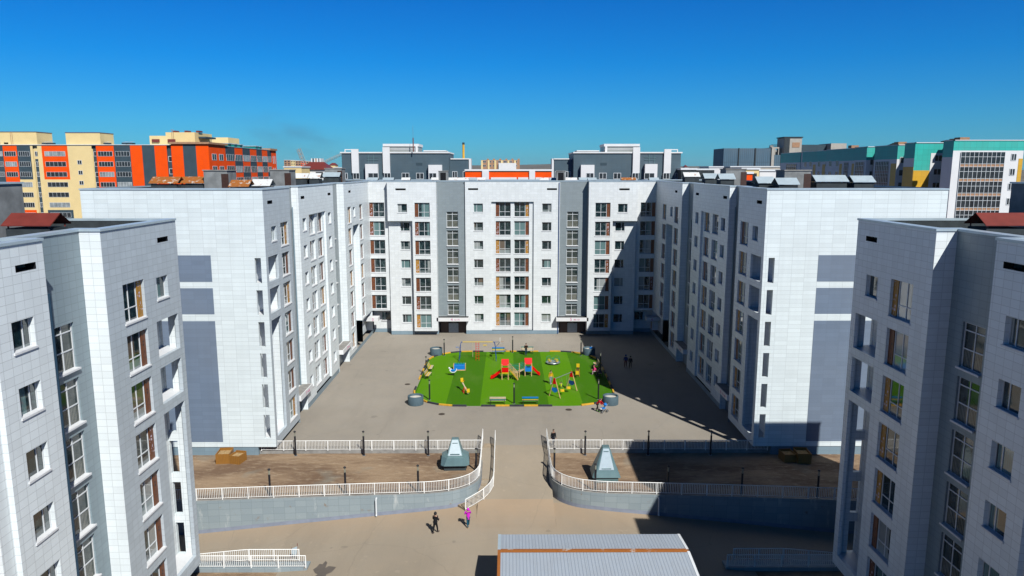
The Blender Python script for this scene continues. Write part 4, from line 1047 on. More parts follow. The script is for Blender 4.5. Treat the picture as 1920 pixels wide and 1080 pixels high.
# seesaw
t = comp('seesaw', (-5.9, 84.2, G0), R(112), 'tilted wooden seesaw with yellow seat backs and red stand', 'seesaw')
m = MB(); a, b = Vector((-1.15, 0, .25)), Vector((1.15, 0, 1.0))
d = (b - a).normalized(); 
m.tube(a, b, .09, M['palew'], 8); m.build('beam', t)
m = MB()
for q in (-1, 1): m.path([(-.3, q * .28, 0), (0, q * .1, .62), (.3, q * .28, 0)], .04, M['red'], 6)
m.tube((0, -.15, .62), (0, .15, .62), .04, M['red'], 6); m.build('stand', t)
for q, z in ((-1, .28), (1, .97)):
    m = MB(); X = q * 1.05; m.box(X - .18, X + .18, -.17, .17, z + .06, z + .11, M['yellow']); m.box(X + q * .16 - .02, X + q * .16 + .02, -.17, .17, z + .1, z + .52, M['yellow']); m.tube((X - q * .35, -.18, z + .3), (X - q * .35, .18, z + .3), .02, M['red'], 5); m.build('seat', t)
# play complex
t = comp('play_structure', (0, 91, G0), 0, 'red, yellow and wood play structure with two towers, two red slides and a wavy bridge', 'play structure')
o = (0, -91, 0)
def part(name, fn, smooth=False):
    m = MB(off=o); fn(m); return m.build(name, t, smooth)
def towers():
    for cx, cy, zf, r in ((-1.07, 89.9, 1.05, .4), (1.95, 91.6, .85, .42)):
        for a in (-1, 1):
            for b in (-1, 1):
                part('post', lambda m: m.box(cx + a * r - .06, cx + a * r + .06, cy + b * r - .06, cy + b * r + .06, 0, 2.05 if cy < 91 else 1.75, M['wood']))
        part('deck', lambda m: m.box(cx - r, cx + r, cy - r, cy + r, zf - .08, zf, M['wood']))
        zt = 1.95 if cy < 91 else 1.65
        part('canopy', lambda m: (m.quad((cx - r - .07, cy - r - .07, zt), (cx + r + .07, cy - r - .07, zt), (cx + r + .07, cy, zt + .7), (cx - r - .07, cy, zt + .7), M['red']),
                                  m.quad((cx - r - .07, cy + r + .07, zt), (cx + r + .07, cy + r + .07, zt), (cx + r + .07, cy, zt + .7), (cx - r - .07, cy, zt + .7), M['red']),
                                  m.quad((cx - r - .07, cy - r - .07, zt - .05), (cx + r + .07, cy - r - .07, zt - .05), (cx + r + .07, cy, zt + .65), (cx - r - .07, cy, zt + .65), M['red'])))
towers()
part('side_panel', lambda m: m.box(-1.5, -.64, 89.42, 89.47, 1.0, 1.62, M['red']))
part('side_panel', lambda m: m.box(-1.6, -1.53, 89.5, 90.3, 1.05, 2.1, M['yellow']))
part('deck_edge', lambda m: m.box(-1.52, -.62, 89.4, 89.46, .86, .98, M['yellow']))
part('side_panel', lambda m: (m.box(1.52, 2.38, 91.1, 91.15, .65, 1.35, M['blue']), m.box(1.7, 2.2, 91.09, 91.095, 1.2, 1.34, M['slot'])))
part('side_panel', lambda m: m.box(2.4, 2.47, 91.2, 92.0, .7, 1.6, M['yellow']))
part('side_panel', lambda m: m.box(-.66, -.62, 89.5, 89.9, 1.35, 1.7, M['navy']))
def slide(x0, x1, cy, z0, m):
    P = [(0, 1.0), (.15, .97), (.7, .32), (.85, .22), (1, .17)]
    for (a, za), (b, zb) in zip(P, P[1:]):
        xa, xb = x0 + (x1 - x0) * a, x0 + (x1 - x0) * b
        m.quad((xa, cy - .24, za), (xb, cy - .24, zb), (xb, cy + .24, zb), (xa, cy + .24, za), M['red'])
        for q in (-1, 1): m.quad((xa, cy + q * .26, za - .12), (xb, cy + q * .26, zb - .12), (xb, cy + q * .26, zb + .2), (xa, cy + q * .26, za + .2), M['red'])
    s = 1 if x1 > x0 else -1
    m.box(min(x1 - s * .05, x1), max(x1 - s * .05, x1), cy - .24, cy + .24, 0, .17, M['red'])
part('slide', lambda m: slide(-1.5, -2.95, 90.0, 0, m))
part('slide', lambda m: slide(2.42, 3.5, 91.6, 0, m))
def stairs(m):
    for q in (-1, 1): m.quad((-.55, 90.0 + q * .35, 1.2), (.55, 90.0 + q * .35 - .6, .05), (.55, 90.0 + q * .35 - .6, .25), (-.55, 90 + q * .35, 1.4), M['yellow'])
    for k in range(6): f = k / 5; m.box(-.5 + f * .95, -.32 + f * .95, 89.68 - f * .6, 90.32 - f * .6, 1.1 - f * 1.0, 1.14 - f * 1.0, M['wood'])
part('steps', stairs)
def hand(m):
    for k in range(7):
        f = k / 6; x = -.5 + f * 1.0; y = 90.38 - f * .6; z = 1.15 - f * 1.05
        m.box(x - .05, x + .05, y - .02, y + .02, z, z + .85, M['wood'])
    m.tube((-.55, 90.38, 2.0), (.55, 89.78, .95), .035, M['wood'], 5); m.box(.5, .58, 89.1, 89.18, 0, 1.15, M['wood'])
part('handrail', hand)
def bridge(m):
    for k in range(15):
        f = k / 14; x = -.6 + f * 2.1; y = 90.2 + f * 1.3; z = 1.0 - .3 * math.sin(f * math.pi) ** .8; m.box(x - .06, x + .06, y - .4, y + .4, z - .03, z + .02, M['palew'])
part('bridge', bridge)
def net(m):
    for q in (m.side,):
        for h in (.25, .45, .65, .85):
            m.path([(-.6 + f / 8 * 2.1, 90.2 + f / 8 * 1.3 + q, 1.0 + h - .25 * math.sin(f / 8 * math.pi)) for f in range(9)], .022, M['teal'], 4)
def net_side(q):
    def fn(m): m.side = q; net(m)
    part('rope_net', fn)
net_side(-.42); net_side(.42)
part('post', lambda m: m.box(.72, .84, 90.6, 90.72, 0, 1.9, M['wood']))
# merry-go-round
t = comp('merry_go_round', (5.55, 97.3, G0), 0, 'small round merry-go-round with yellow seats and green rails', 'merry-go-round')
m = MB(); m.lathe([(0, .28), (.98, .28), (1.0, .25), (.98, .18), (.5, .15), (0, .15)], M['steel'], 32); m.lathe([(.15, 0), (.15, .16)], M['black'], 12); m.build('platform', t)
for k in range(4):
    a = R(45 + 90 * k); m = MB(); m.box(.48, .84, -.2, .2, .48, .54, M['yellow']); m.tube((.66, 0, .28), (.66, 0, .48), .03, M['teal'], 6); q = m.build('seat', t); q.rotation_euler = (0, 0, a)
m = MB()
for k in range(4):
    a = R(45 + 90 * k); c, s_ = math.cos(a), math.sin(a); p = [(.93 * math.cos(a + w_), .93 * math.sin(a + w_), z) for w_, z in ((-.45, .28), (-.4, .88), (-.13, .93), (.13, .93), (.4, .88), (.45, .28))]; m.path(p, .024, M['teal'], 6)
m.path([(0, 0, .28), (0, 0, .8)], .04, M['teal'], 8)
for k in range(12): a, b = R(30 * k), R(30 * k + 30); m.tube((.2 * math.cos(a), .2 * math.sin(a), .8), (.2 * math.cos(b), .2 * math.sin(b), .8), .02, M['teal'], 5)
m.build('hand_rail', t)
# second balance swing, end on
t = comp('seesaw', (8.4, 91.2, G0), R(82), 'brown framed seesaw with yellow backs seen end on, near the shaded bench', 'seesaw')
m = MB(); m.tube((-.95, 0, .35), (.95, 0, .8), .08, M['maroon'], 8); m.build('beam', t)
m = MB()
for q in (-1, 1): m.path([(-.3, q * .25, 0), (-.1, q * .22, .95), (.2, q * .25, 0)], .045, M['orust'], 6)
m.tube((-.1, -.24, .6), (-.1, .24, .6), .04, M['orust'], 6); m.build('stand', t)
for q, z in ((-1, .38), (1, .8)):
    m = MB(); X = q * .85; m.box(X - .16, X + .16, -.18, .18, z + .05, z + .1, M['black']); m.box(X + q * .16 - .02, X + q * .16 + .02, -.2, .2, z + .1, z + .6, M['yellow']); m.build('seat', t)
# wooden swing set
t = comp('swing_set', (6.0, 84.0, G0), 0, 'wooden swing set with blue and red panels on its A-frames', 'swing set'); o = (-6.0, -84.0, 0)
A0, A1 = Vector((4.85, 82.3, 2.25)), Vector((7.1, 85.2, 2.25)); dirn = (A1 - A0).normalized(); pr_ = Vector((dirn.y, -dirn.x, 0))
for A_, nm in ((A0, 'blue'), (A1, 'navy')):
    for q in (-1, 1):
        m = MB(off=o); m.tube(A_ + Vector((0, 0, .1)), A_ + pr_ * q * .8 + Vector((0, 0, -2.25)), .06, M['wood'], 8); m.build('leg', t)
    m = MB(off=o)
    c0 = A_ - pr_ * .48 + Vector((0, 0, -1.25)); c1 = A_ + pr_ * .48 + Vector((0, 0, -1.25)); n_ = 8
    for k in range(n_):
        f0, f1 = k / n_, (k + 1) / n_; z0, z1 = -.32 * math.sin(f0 * math.pi) - .1, -.32 * math.sin(f1 * math.pi) - .1; p0 = c0.lerp(c1, f0); p1 = c0.lerp(c1, f1)
        for dd in (-.02, .02):
            w_ = dirn * dd; m.quad(tuple(p0 + w_ + Vector((0, 0, z0))), tuple(p1 + w_ + Vector((0, 0, z1))), tuple(p1 + w_ + Vector((0, 0, .15))), tuple(p0 + w_ + Vector((0, 0, .15))), M[nm])
    m.build('side_panel', t)
    m = MB(off=o); B_ = A_ - dirn * .08
    m.poly([tuple(B_ + pr_ * q * .28 + Vector((0, 0, -.62))) for q in (-1, 1)] + [tuple(B_ + pr_ * .12 + Vector((0, 0, .12))), tuple(B_ - pr_ * .12 + Vector((0, 0, .12)))], M['red']); m.build('gable_panel', t)
m = MB(off=o); m.tube(A0, A1, .045, M['steel'], 8); m.build('top_bar', t)
for f, c_ in ((.33, 'yellow'), (.7, 'yellow')):
    P_ = A0.lerp(A1, f); m = MB(off=o)
    sw = pr_ * .3
    for q in (-1, 1): m.tube(P_ + dirn * q * .2, P_ + dirn * q * .18 + sw + Vector((0, 0, -1.75)), .012, M['steel'], 4)
    Sx = P_ + sw + Vector((0, 0, -1.77)); m.box(Sx.x - .22, Sx.x + .22, Sx.y - .15, Sx.y + .15, Sx.z - .02, Sx.z + .03, M[c_]); m.box(Sx.x - .22, Sx.x + .22, Sx.y + .13, Sx.y + .17, Sx.z, Sx.z + .22, M[c_]); m.build('swing_seat', t)

# ---------------------------------------------------------------- people
def skinobj(name, V, E, Rr, mat, parent, lvl=2):
    me = bpy.data.meshes.new(name); me.from_pydata([tuple(v) for v in V], E, []); me.materials.append(mat)
    o = bpy.data.objects.new(name, me); C.objects.link(o); o.parent = parent
    bm = bmesh.new(); bm.from_mesh(me); ly = bm.verts.layers.skin.verify()
    bm.verts.ensure_lookup_table()
    for v, r in zip(bm.verts, Rr): v[ly].radius = (r, r) if not isinstance(r, tuple) else r
    bm.verts[0][ly].use_root = True
    bm.to_mesh(me); bm.free()
    md = o.modifiers.new('skin', 'SKIN'); md.use_smooth_shade = True
    s = o.modifiers.new('sub', 'SUBSURF'); s.levels = lvl; s.render_levels = lvl
    return o
SKIN = plain('skin', (.45, .26, .18), .55, 0, .03)
def person(x, y, z, rz, h, jc, tc, hc, label, pose='stand', hood=None, long_=0, sc=(.05, .05, .05), stoop=0, arms='down', stride=.12):
    k = h / 1.75; t = empty('person', (x, y, z), rz, label, 'person')
    def cm(n, c):
        key = n + str(c)
        if key not in M: M[key] = plain(n, c, .75, 0, .08, 6)
        return M[key]
    J = {}
    pel = Vector((0, 0, .95)); lean = stoop
    sit = pose == 'sit'
    if sit: pel = Vector((0, .05, .52))
    ch = pel + Vector((0, -.03 - lean * .25, .34)); nk = pel + Vector((0, -.03 - lean * .42, .52 - lean * .08)); hd = nk + Vector((0, -.03 - lean * .08, .19 - lean * .04))
    legs = []
    for s in (-1, 1):
        if sit: P = [pel + Vector((s * .09, 0, -.02)), Vector((s * .12, -.42, .5)), Vector((s * .12, -.44, .09)), Vector((s * .12, -.6, .05))]
        else:
            st_ = s * stride; P = [pel + Vector((s * .09, 0, -.03)), Vector((s * .1, -.03 + st_ * .6, .5)), Vector((s * .1, .03 + st_ * 1.5, .09)), Vector((s * .11, -.13 + st_ * 1.5, .045))]
        legs.append(P)
    armz = []
    for s in (-1, 1):
        sh = nk + Vector((s * .19, .01, -.06))
        if arms == 'down': P = [sh, sh + Vector((s * .06, .03, -.29)), sh + Vector((s * .07, -.08, -.53))]
        elif arms == 'fold': P = [sh, sh + Vector((s * .07, -.04, -.27)), sh + Vector((-s * .02, -.26, -.24))]
        elif arms == 'up': P = [sh, sh + Vector((s * .1, -.1, -.2)), sh + Vector((s * .0, -.17, .1))]
        else: P = [sh, sh + Vector((s * .04, -.16, -.24)), sh + Vector((s * .02, -.38, -.34))]
        armz.append(P)
    # body: one skinned surface, with five fingers on each hand
    V = [pel, ch, nk, hd]; E = [(0, 1), (1, 2), (2, 3)]; Rr = [.1, .11, .05, (.085, .1)]
    V.append(hd + Vector((0, -.01, .1))); E.append((3, 4)); Rr.append(.075)
    for P in legs:
        i = len(V); V += P; E += [(0, i), (i, i + 1), (i + 1, i + 2), (i + 2, i + 3)]; Rr += [.08, .055, .035, .035]
    for P, s in zip(armz, (-1, 1)):
        i = len(V); V += P; E += [(2, i), (i, i + 1), (i + 1, i + 2)]; Rr += [.05, .038, .026]
        d = (P[2] - P[1]).normalized(); hp = P[2] + d * .08; sd = d.cross(Vector((s, .2, 0))).normalized(); V.append(hp); E.append((i + 2, i + 3)); Rr.append((.035, .02)); hi = i + 3
        for f in range(4):
            q = hp + d * (.06 + .02 * (f in (1, 2))) + sd * (f - 1.5) * .02; V.append(q); E.append((hi, len(V) - 1)); Rr.append(.009)
        q = P[2] + d * .05 + sd * .06; V.append(q); E.append((i + 2, len(V) - 1)); Rr.append(.01)
    V = [v * k for v in V]; Rr = [tuple(a * k for a in r) if isinstance(r, tuple) else r * k for r in Rr]
    body = skinobj('body', V, E, Rr, SKIN, t)
    # face and hair
    m = MB(); hk = hd * k + Vector((0, 0, .02 * k)); r_ = .1 * k
    m.ball(hk, r_, SKIN, 12, (.8, .95, 1.15)); m.ball(hk + Vector((0, -.1 * k, -.01 * k)), .018 * k, SKIN, 6)
    for s in (-1, 1): m.ball(hk + Vector((s * .033 * k, -.088 * k, .015 * k)), .011 * k, M['slot'], 6); m.ball(hk + Vector((s * .082 * k, 0, 0)), .02 * k, SKIN, 6)
    m.box(hk.x - .025 * k, hk.x + .025 * k, hk.y - .095 * k, hk.y - .085 * k, hk.z - .055 * k, hk.z - .045 * k, cm('lips', (.3, .08, .07))); m.build('face', t, True)
    m = MB(); m.ball(hk + Vector((0, .022 * k, .03 * k)), r_ * 1.1, cm('hair', hc), 12, (.9, .95, 1.1)); m.build('hair' if not hood else 'hood', t, True)
    if hood:
        m = MB(); m.ball(hk + Vector((0, .03 * k, .0)), r_ * 1.32, cm('hoodcloth', hood), 12, (.95, 1.0, 1.15)); m.build('hood', t, True)
    # jacket
    jm = cm('jacket', jc); bot = pel + Vector((0, 0, -.08 - long_)) if not sit else pel + Vector((0, -.02, 0))
    V = [ch, (ch + nk) / 2 + Vector((0, 0, .03)), nk + Vector((0, .0, -.03)), pel + Vector((0, 0, .1)), bot]; E = [(0, 1), (1, 2), (0, 3), (3, 4)]; Rr = [(.19, .145), (.19, .13), (.09, .08), (.17, .14), (.18 + long_ * .08, .15 + long_ * .08)]
    for P in armz:
        i = len(V); V += P; E += [(1, i), (i, i + 1), (i + 1, i + 2)]; Rr += [.078, .062, .048]
    skinobj('jacket', [v * k for v in V], E, [tuple(a * k for a in r) if isinstance(r, tuple) else r * k for r in Rr], jm, t)
    V = [pel]; E = []; Rr = [(.14, .11)]
    for P in legs:
        i = len(V); V += P[:3]; E += [(0, i), (i, i + 1), (i + 1, i + 2)]; Rr += [.1, .075, .055]
    skinobj('trousers', [v * k for v in V], E, [tuple(a * k for a in r) if isinstance(r, tuple) else r * k for r in Rr], cm('trousers', tc), t)
    for P in legs:
        m = MB(); c = (P[2] + P[3]) / 2 * k; m.ball(Vector((c.x, c.y - .02 * k, .05 * k)), .13 * k, cm('shoe', sc), 10, (.42, 1.05, .4)); m.build('shoe', t, True)
    return t
person(-6.4, 53.25, gz(-6.4, 53.2), R(150), 1.72, (.012, .013, .016), (.012, .012, .015), (.03, .03, .035), 'person in black coat and dark trousers standing on the road, shadow to the left', hood=(.02, .022, .026), long_=.16, arms='fold', stride=.14)
person(-3.85, 54.2, gz(-3.8, 54.2), R(200), 1.58, (.62, .02, .55), (.01, .08, .13), (.6, .02, .5), 'person in bright magenta hooded coat on the road below the steps', hood=(.62, .02, .55), long_=.16, arms='up', stride=.16, sc=(.6, .4, .15))
person(3.75, 66.9, 0, R(20), 1.68, (.012, .014, .018), (.02, .02, .03), (.02, .015, .012), 'person in dark jacket by the railing at the top of the right earth bed', stride=.1)
person(1.9, 102.0, G0, R(10), 1.76, (.03, .018, .012), (.02, .05, .08), (.02, .015, .01), 'man in dark brown jacket and blue jeans standing before the far pale bench', arms='fold', stride=.05)
person(4.7, 87.7, G0, R(15), 1.74, (.72, .42, .02), (.25, .31, .36), (.02, .012, .01), 'person in yellow jacket over dark top and pale jeans beside the swing set', stride=.08, sc=(.6, .6, .6))
person(5.75, 84.55, .36, R(200), 1.1, (.6, .72, .02), (.4, .4, .02), (.1, .05, .02), 'child in lime yellow clothes on the wooden swing', pose='sit', arms='up')
person(10.85, 91.9, G0 - .02, R(-90), 1.65, (.75, .05, .2), (.55, .4, .42), (.5, .1, .15), 'person in pink jacket sitting at the shaded bench on the right', pose='sit', arms='fold', stoop=.5)
person(11.4, 91.2, G0 - .02, R(-90), 1.68, (.01, .015, .05), (.05, .05, .06), (.02, .015, .01), 'person in dark navy jacket sitting on the shaded right bench', pose='sit', arms='fold', stoop=.3)
person(9.3, 77.2, 0, R(60), 1.62, (.5, .012, .015), (.03, .025, .02), (.12, .1, .1), 'person in red coat bending over a pushchair in front of the turf', stoop=.8, arms='fwd', stride=.13, sc=(.1, .5, .02), long_=.1)
person(15.4, 95.6, 0, R(160), 1.7, (.01, .03, .16), (.15, .01, .02), (.01, .02, .1), 'person in blue top and red shoes walking in the shade, left of a pair', hood=(.01, .04, .2), stride=.14)
person(15.95, 95.0, 0, R(160), 1.66, (.012, .012, .014), (.01, .01, .012), (.01, .01, .01), 'person in black walking in the shade, right of a pair', stride=.14, arms='down')
t = comp('pushchair', (9.95, 76.95, 0), R(-60), 'blue and white pushchair held by the person in the red coat', 'pushchair')
m = MB(); m.path([(-.2, -.35, .18), (-.2, .25, .55), (-.2, .55, 1.0)], .018, M['steel'], 6); m.path([(.2, -.35, .18), (.2, .25, .55), (.2, .55, 1.0)], .018, M['steel'], 6); m.tube((-.2, .55, 1), (.2, .55, 1), .02, M['black'], 6); m.path([(-.2, .35, .15), (-.2, .0, .5)], .018, M['steel'], 6); m.path([(.2, .35, .15), (.2, .0, .5)], .018, M['steel'], 6); m.build('chassis', t)
for a in (-1, 1):
    for b in (-.35, .35):
        m = MB(); m.tube((a * .24 - .02, b, .15), (a * .24 + .02, b, .15), .15, M['black'], 16); m.tube((a * .24 - .025, b, .15), (a * .24 + .025, b, .15), .09, M['steel'], 12); m.build('wheel', t)
m = MB(); m.box(-.2, .2, -.25, .2, .42, .5, M['blue']); m.quad((-.2, .2, .45), (.2, .2, .45), (.2, .4, .9), (-.2, .4, .9), M['wht']); m.ball((0, -.35, .42), .14, M['wht'], 8, (1.2, .8, .5)); m.build('seat', t)
m = MB(); m.ball((0, .22, .85), .26, M['blue'], 12, (.85, .8, .7)); m.build('hood', t, True)

# ---------------------------------------------------------------- shed roof in the foreground
t = empty('shed', (5, 44.4, -1.8), 0, 'long low shed with ribbed pale metal roof and rusty ridge in the foreground', 'shed')
m = MB(off=(-5, -44.4, 1.8)); x0, x1 = -1.3, 11.35
zr, ze = 1.62, 1.36; yb, yf, ym = 47.1, 41.3, 44.45
m.quad((x0, ym, zr), (x1, ym, zr), (x1 + .1, yb, ze), (x0, yb, ze), M['shed']); m.quad((x0, yf, ze), (x1, yf, ze), (x1, ym, zr), (x0, ym, zr), M['shed'])
m.quad((x0, yb, ze - .05), (x1 + .1, yb, ze - .05), (x1, ym, zr - .05), (x0, ym, zr - .05), M['cap']); m.quad((x0, yf, ze - .05), (x1, yf, ze - .05), (x1, ym, zr - .05), (x0, ym, zr - .05), M['cap'])
ro = m.build('roof', t)
m = MB(off=(-5, -44.4, 1.8)); m.quad((x0 - .02, ym - .23, zr + .0), (x1 + .02, ym - .23, zr + .0), (x1 + .02, ym, zr + .03), (x0 - .02, ym, zr + .03), M['rustridge']); m.quad((x0 - .02, ym, zr + .03), (x1 + .02, ym, zr + .03), (x1 + .02, ym + .23, zr + .0), (x0 - .02, ym + .23, zr + .0), M['rustridge']); m.build('ridge_cap', ro)
for x, w_, mt in ((x0, .18, 'rustridge'), (x1 - .08, .16, 'frame')):
    m = MB(off=(-5, -44.4, 1.8))
    for (ya, za), (yb2, zb2) in (((yf, ze), (ym - .12, zr - .005)), ((ym + .12, zr - .005), (yb, ze))):
        m.quad((x - .02, ya, za + .02), (x + w_, ya, za + .02), (x + w_, yb2, zb2 + .02), (x - .02, yb2, zb2 + .02), M[mt if not (x == x0 and ya > ym) else 'cap'])
        m.quad((x - .02, ya, za + .02), (x - .02, yb2, zb2 + .02), (x - .02, yb2, zb2 - .12), (x - .02, ya, za - .12), M['frame'])
    m.build('verge_trim', ro)
m = MB(off=(-5, -44.4, 1.8)); m.box(x0 + .25, x1 - .25, yf + .3, yb - .3, -2.6, ze - .06, M['kiosk']); m.build('wall', t)

# ---------------------------------------------------------------- surroundings beyond the courtyard
def far_win(parent, x, y, z, w, h, rz=0, m='dkglass', nm=1, key={}):
    """window standing 4 cm proud of a distant wall, facing -y when rz = 0"""
    k = (round(w, 2), round(h, 2), m, nm)
    if k not in key:
        f = MB(); t = .09 if nm < 3 else .05
        f.box(-w / 2, w / 2, -.05, 0, 0, t, M['frame']); f.box(-w / 2, w / 2, -.05, 0, h - t, h, M['frame'])
        for q in range(nm + 2): xx = -w / 2 + (w - t) * q / (nm + 1); f.box(xx, xx + t, -.05, 0, t, h - t, M['frame'])
        p = MB(); p.box(-w / 2 + .02, w / 2 - .02, -.03, 0, .02, h - .02, M[m]); a = f.build('window'); b = p.build('pane'); C.objects.unlink(a); C.objects.unlink(b); key[k] = (a, b)
    a, b = key[k]; o = a.copy(); C.objects.link(o); o.parent = parent; o.location = (x, y, z); o.rotation_euler = (0, 0, rz); c = b.copy(); C.objects.link(c); c.parent = o
    return o
GZ = -4
# --- orange, grey and cream block, upper left
OB = (-115, 205, 0)
t = empty('apartment_block', OB, 0, 'long orange, grey and cream apartment block beyond the left wing', 'apartment block')
w = MB(off=(115, -205, 0)); CL = {'g': 'slate', 'o': 'orange', 'c': 'cream'}
def ax(px): return (px - 954.7) * .15 - .54
zt = 33.6; zw = 30.55; fl = 2.84
for a, b, codes, wf in ((-60, -28, 'occcooo', .8), (-28, 0, 'gggoooo', .8), (0, 13, 'ggggooo', .8), (13, 39, 'ooooggg', .82), (39, 64, 'gggccco', .82), (64, 85, 'ggggggg', 0), (85, 133, 'oooccc', .8), (133, 178, 'c', 0), (178, 186, 'g', 0), (186, 219, 'ooo', .82), (219, 250, 'gggg', .86)):
    if codes == 'oooccc': codes = 'oooccccg'[:6] + 'gg'
    x0, x1 = ax(a), ax(b); yy = 205 if a not in (64, 178) else 205.6
    top = zt
    n_ = 8
    for k in range(n_):
        zb2 = zw - k * fl - .75; zb2 = GZ if k == n_ - 1 else zb2
        cc = codes[min(k, len(codes) - 1)]
        if a == 64:
            w.quad((x0, 205, zb2), (x0 + .7, 205, zb2), (x0 + .7, 205, top), (x0, 205, top), M['cream']); w.quad((x1 - 1.2, 205, zb2), (x1, 205, zb2), (x1, 205, top), (x1 - 1.2, 205, top), M['cream'])
            w.quad((x0 + .7, 205.6, zb2), (x1 - 1.2, 205.6, zb2), (x1 - 1.2, 205.6, top), (x0 + .7, 205.6, top), M['slate' if k else 'cream'])
            far_win(t, (x0 + .7 + x1 - 1.2) / 2 + 115, .59, zw - k * fl, x1 - x0 - 2.1, 1.35)
        else:
            w.quad((x0, yy, zb2), (x1, yy, zb2), (x1, yy, top), (x0, yy, top), M[CL[cc]])
            if wf and k < 7: far_win(t, (x0 + x1) / 2 + 115, yy - 205.01, zw - k * fl, (x1 - x0) * wf, 1.35, nm=4, m='dkglass' if (k * 7 + a) % 5 else 'ltglass')
            if a == 178 and k < 5: far_win(t, (x0 + x1) / 2 + 115, .58, zw - k * fl, .95, 1.3, nm=0)
            if a == 133 and k in (1, 2, 3, 4):
                far_win(t, ax(153.5) + 115, -.01, zw - k * fl + .6, 1.25, 1.15, nm=1)
        top = zb2
w.box(ax(-60), ax(250), 205.7, 220, GZ, zt - .1, M['cream'])
w.build('wall', t)
r = MB(off=(115, -205, 0)); r.box(ax(-61), ax(251), 204.8, 220.2, zt, zt + .15, M['frame']); r.build('coping', t)
r = MB(off=(115, -205, 0))
for a, b, z in ((5, 52, 37.2), (128, 170, 37.0)):
    r = MB(off=(115, -205, 0)); r.box(ax(a), ax(b + 22), 206, 213, zt + .15, z, M['cream']); r.box(ax(a) - .1, ax(b + 22) + .1, 205.9, 213.1, z, z + .12, M['maroon'])
    if a == 5:
        for q in (26, 29): r.tube((ax(q), 205.9, zt), (ax(q), 205.9, 37.3), .06, M['brickt'], 4)
    r.build('roof_room', t)
for a in (2, 12, 80, 90, 198, 208, 230, 243):
    pass
v = MB(off=(115, -205, 0))
for a in (-3, 12, 82, 92, 197, 231, 242): v.box(ax(a), ax(a + 8), 206, 208, zt + .3, zt + .7, M['slate']); v.quad((ax(a), 205.8, zt + .76), (ax(a + 8), 205.8, zt + .76), (ax(a + 8), 208.2, zt + 1.1), (ax(a), 208.2, zt + 1.1), M['cap'])
v.build('roof_vents', t)
# --- striped end block
t = empty('apartment_block', (-79, 170, 0), 0, 'apartment block with wide orange and grey vertical stripes behind the left wing', 'apartment block')
def bx(px, y=170): return (px - 954.7) * .1245 * (y / 170) - .54
w = MB(off=(79, -170, 0)); zt = 32.4
E_ = [(250, 272, 'orange'), (272, 295, 'slate'), (295, 318, 'orange'), (318, 326, 'slate'), (326, 348, 'orange'), (348, 372, 'slate'), (372, 395.5, 'orange')]
for a, b, c in E_:
    yy = 170.5 if a == 318 else 170; z1 = zt if a < 320 else zt + .25
    w.quad((bx(a), yy, GZ), (bx(b), yy, GZ), (bx(b), yy, z1), (bx(a), yy, z1), M[c])
for k in range(4): far_win(t, (bx(318) + bx(326)) / 2 + 79, .48, 29.6 - k * 2.85 - 1, .95, 1.3, nm=0)
XS = bx(395.5); cols = [(170, 180, 'orange'), (180, 186, 'slate'), (186, 191.5, 'orange'), (191.5, 197, 'slate'), (197, 202, 'orange'), (202, 206.5, 'slate'), (206.5, 211, 'orange'), (211, 214.5, 'slate'), (214.5, 219, 'orange')]
for i, (a, b, c) in enumerate(cols):
    other = {'orange': 'slate', 'slate': 'orange'}
    top = zt + (.25 if i == 0 else 0)
    for k in range(8):
        zb2 = 30.2 - k * 2.85 - .45 if k < 7 else GZ
        cc = c if i in (0, 8) else (c if k % 2 == 0 else other[c])
        # spandrel colours alternate floor by floor
        w.quad((XS, a, zb2), (XS, b, zb2), (XS, b, top), (XS, a, top), M[cc]); top = zb2
        if k < 4 and i not in (8,):
            if i == 0:
                for q in (.3, .72): far_win(t, XS + 79 + .012, a + (b - a) * q - 170, 29.0 - k * 2.85, 2.6, 1.5, R(90), nm=1, m='dkglass')
            else: far_win(t, XS + 79 + .012, (a + b) / 2 - 170, 29.0 - k * 2.85, (b - a) * .84, 1.6, R(90), nm=3, m='ltglass' if (i + k) % 3 == 0 else 'dkglass')
        if i == 8 and k < 2:
            for q in (.35, .7): far_win(t, XS + 79 + .012, a + (b - a) * q - 170, 28.6 - k * 3.4, .5, 2.2, R(90), nm=0)
w.box(bx(250), XS - .02, 170.7, 219, GZ, zt - .1, M['slate']); w.quad((bx(250), 170, GZ), (bx(250), 219, GZ), (bx(250), 219, zt), (bx(250), 170, zt), M['orange'])
w.build('wall', t)
r = MB(off=(79, -170, 0)); r.box(bx(325), XS + .35, 169.6, 181, zt + .25, zt + .7, M['brickt']); r.box(bx(249), bx(325), 169.9, 219, zt, zt + .12, M['frame']); r.box(bx(325) + .01, XS + .1, 181, 213, zt, zt + .12, M['cap']); r.box(bx(372), XS + .35, 213.05, 219.2, zt, zt + .55, M['brickt']); r.build('cornice', t)
r = MB(off=(79, -170, 0)); r.box(bx(272), bx(303), 174, 182, zt, 34.7, M['cream']); r.box(bx(303), bx(358), 174, 184, zt, 35.5, M['cream']); r2_ = MB(off=(79, -170, 0)); r2_.box(bx(375, 196), bx(433, 196), 196, 204, zt, 35.3, M['cream']); r2_.build('roof_room', t)
r.box(bx(356), bx(372), 176, 182, 34.2, 34.6, M['slate'])
for q in (309, 332, 354): r.box(bx(q), bx(q + 6), 176, 178, 35.6, 36.0, M['maroon'])
for q in (277, 307): r.box(bx(q), bx(q + 14), 173.7, 173.98, 33.2, 33.9, M['maroon'])
for q in (315, 318): r.tube((bx(q), 173.9, zt), (bx(q), 173.9, 36.2), .05, M['brickt'], 4)
r.build('roof_room', t)
v = MB(off=(79, -170, 0))
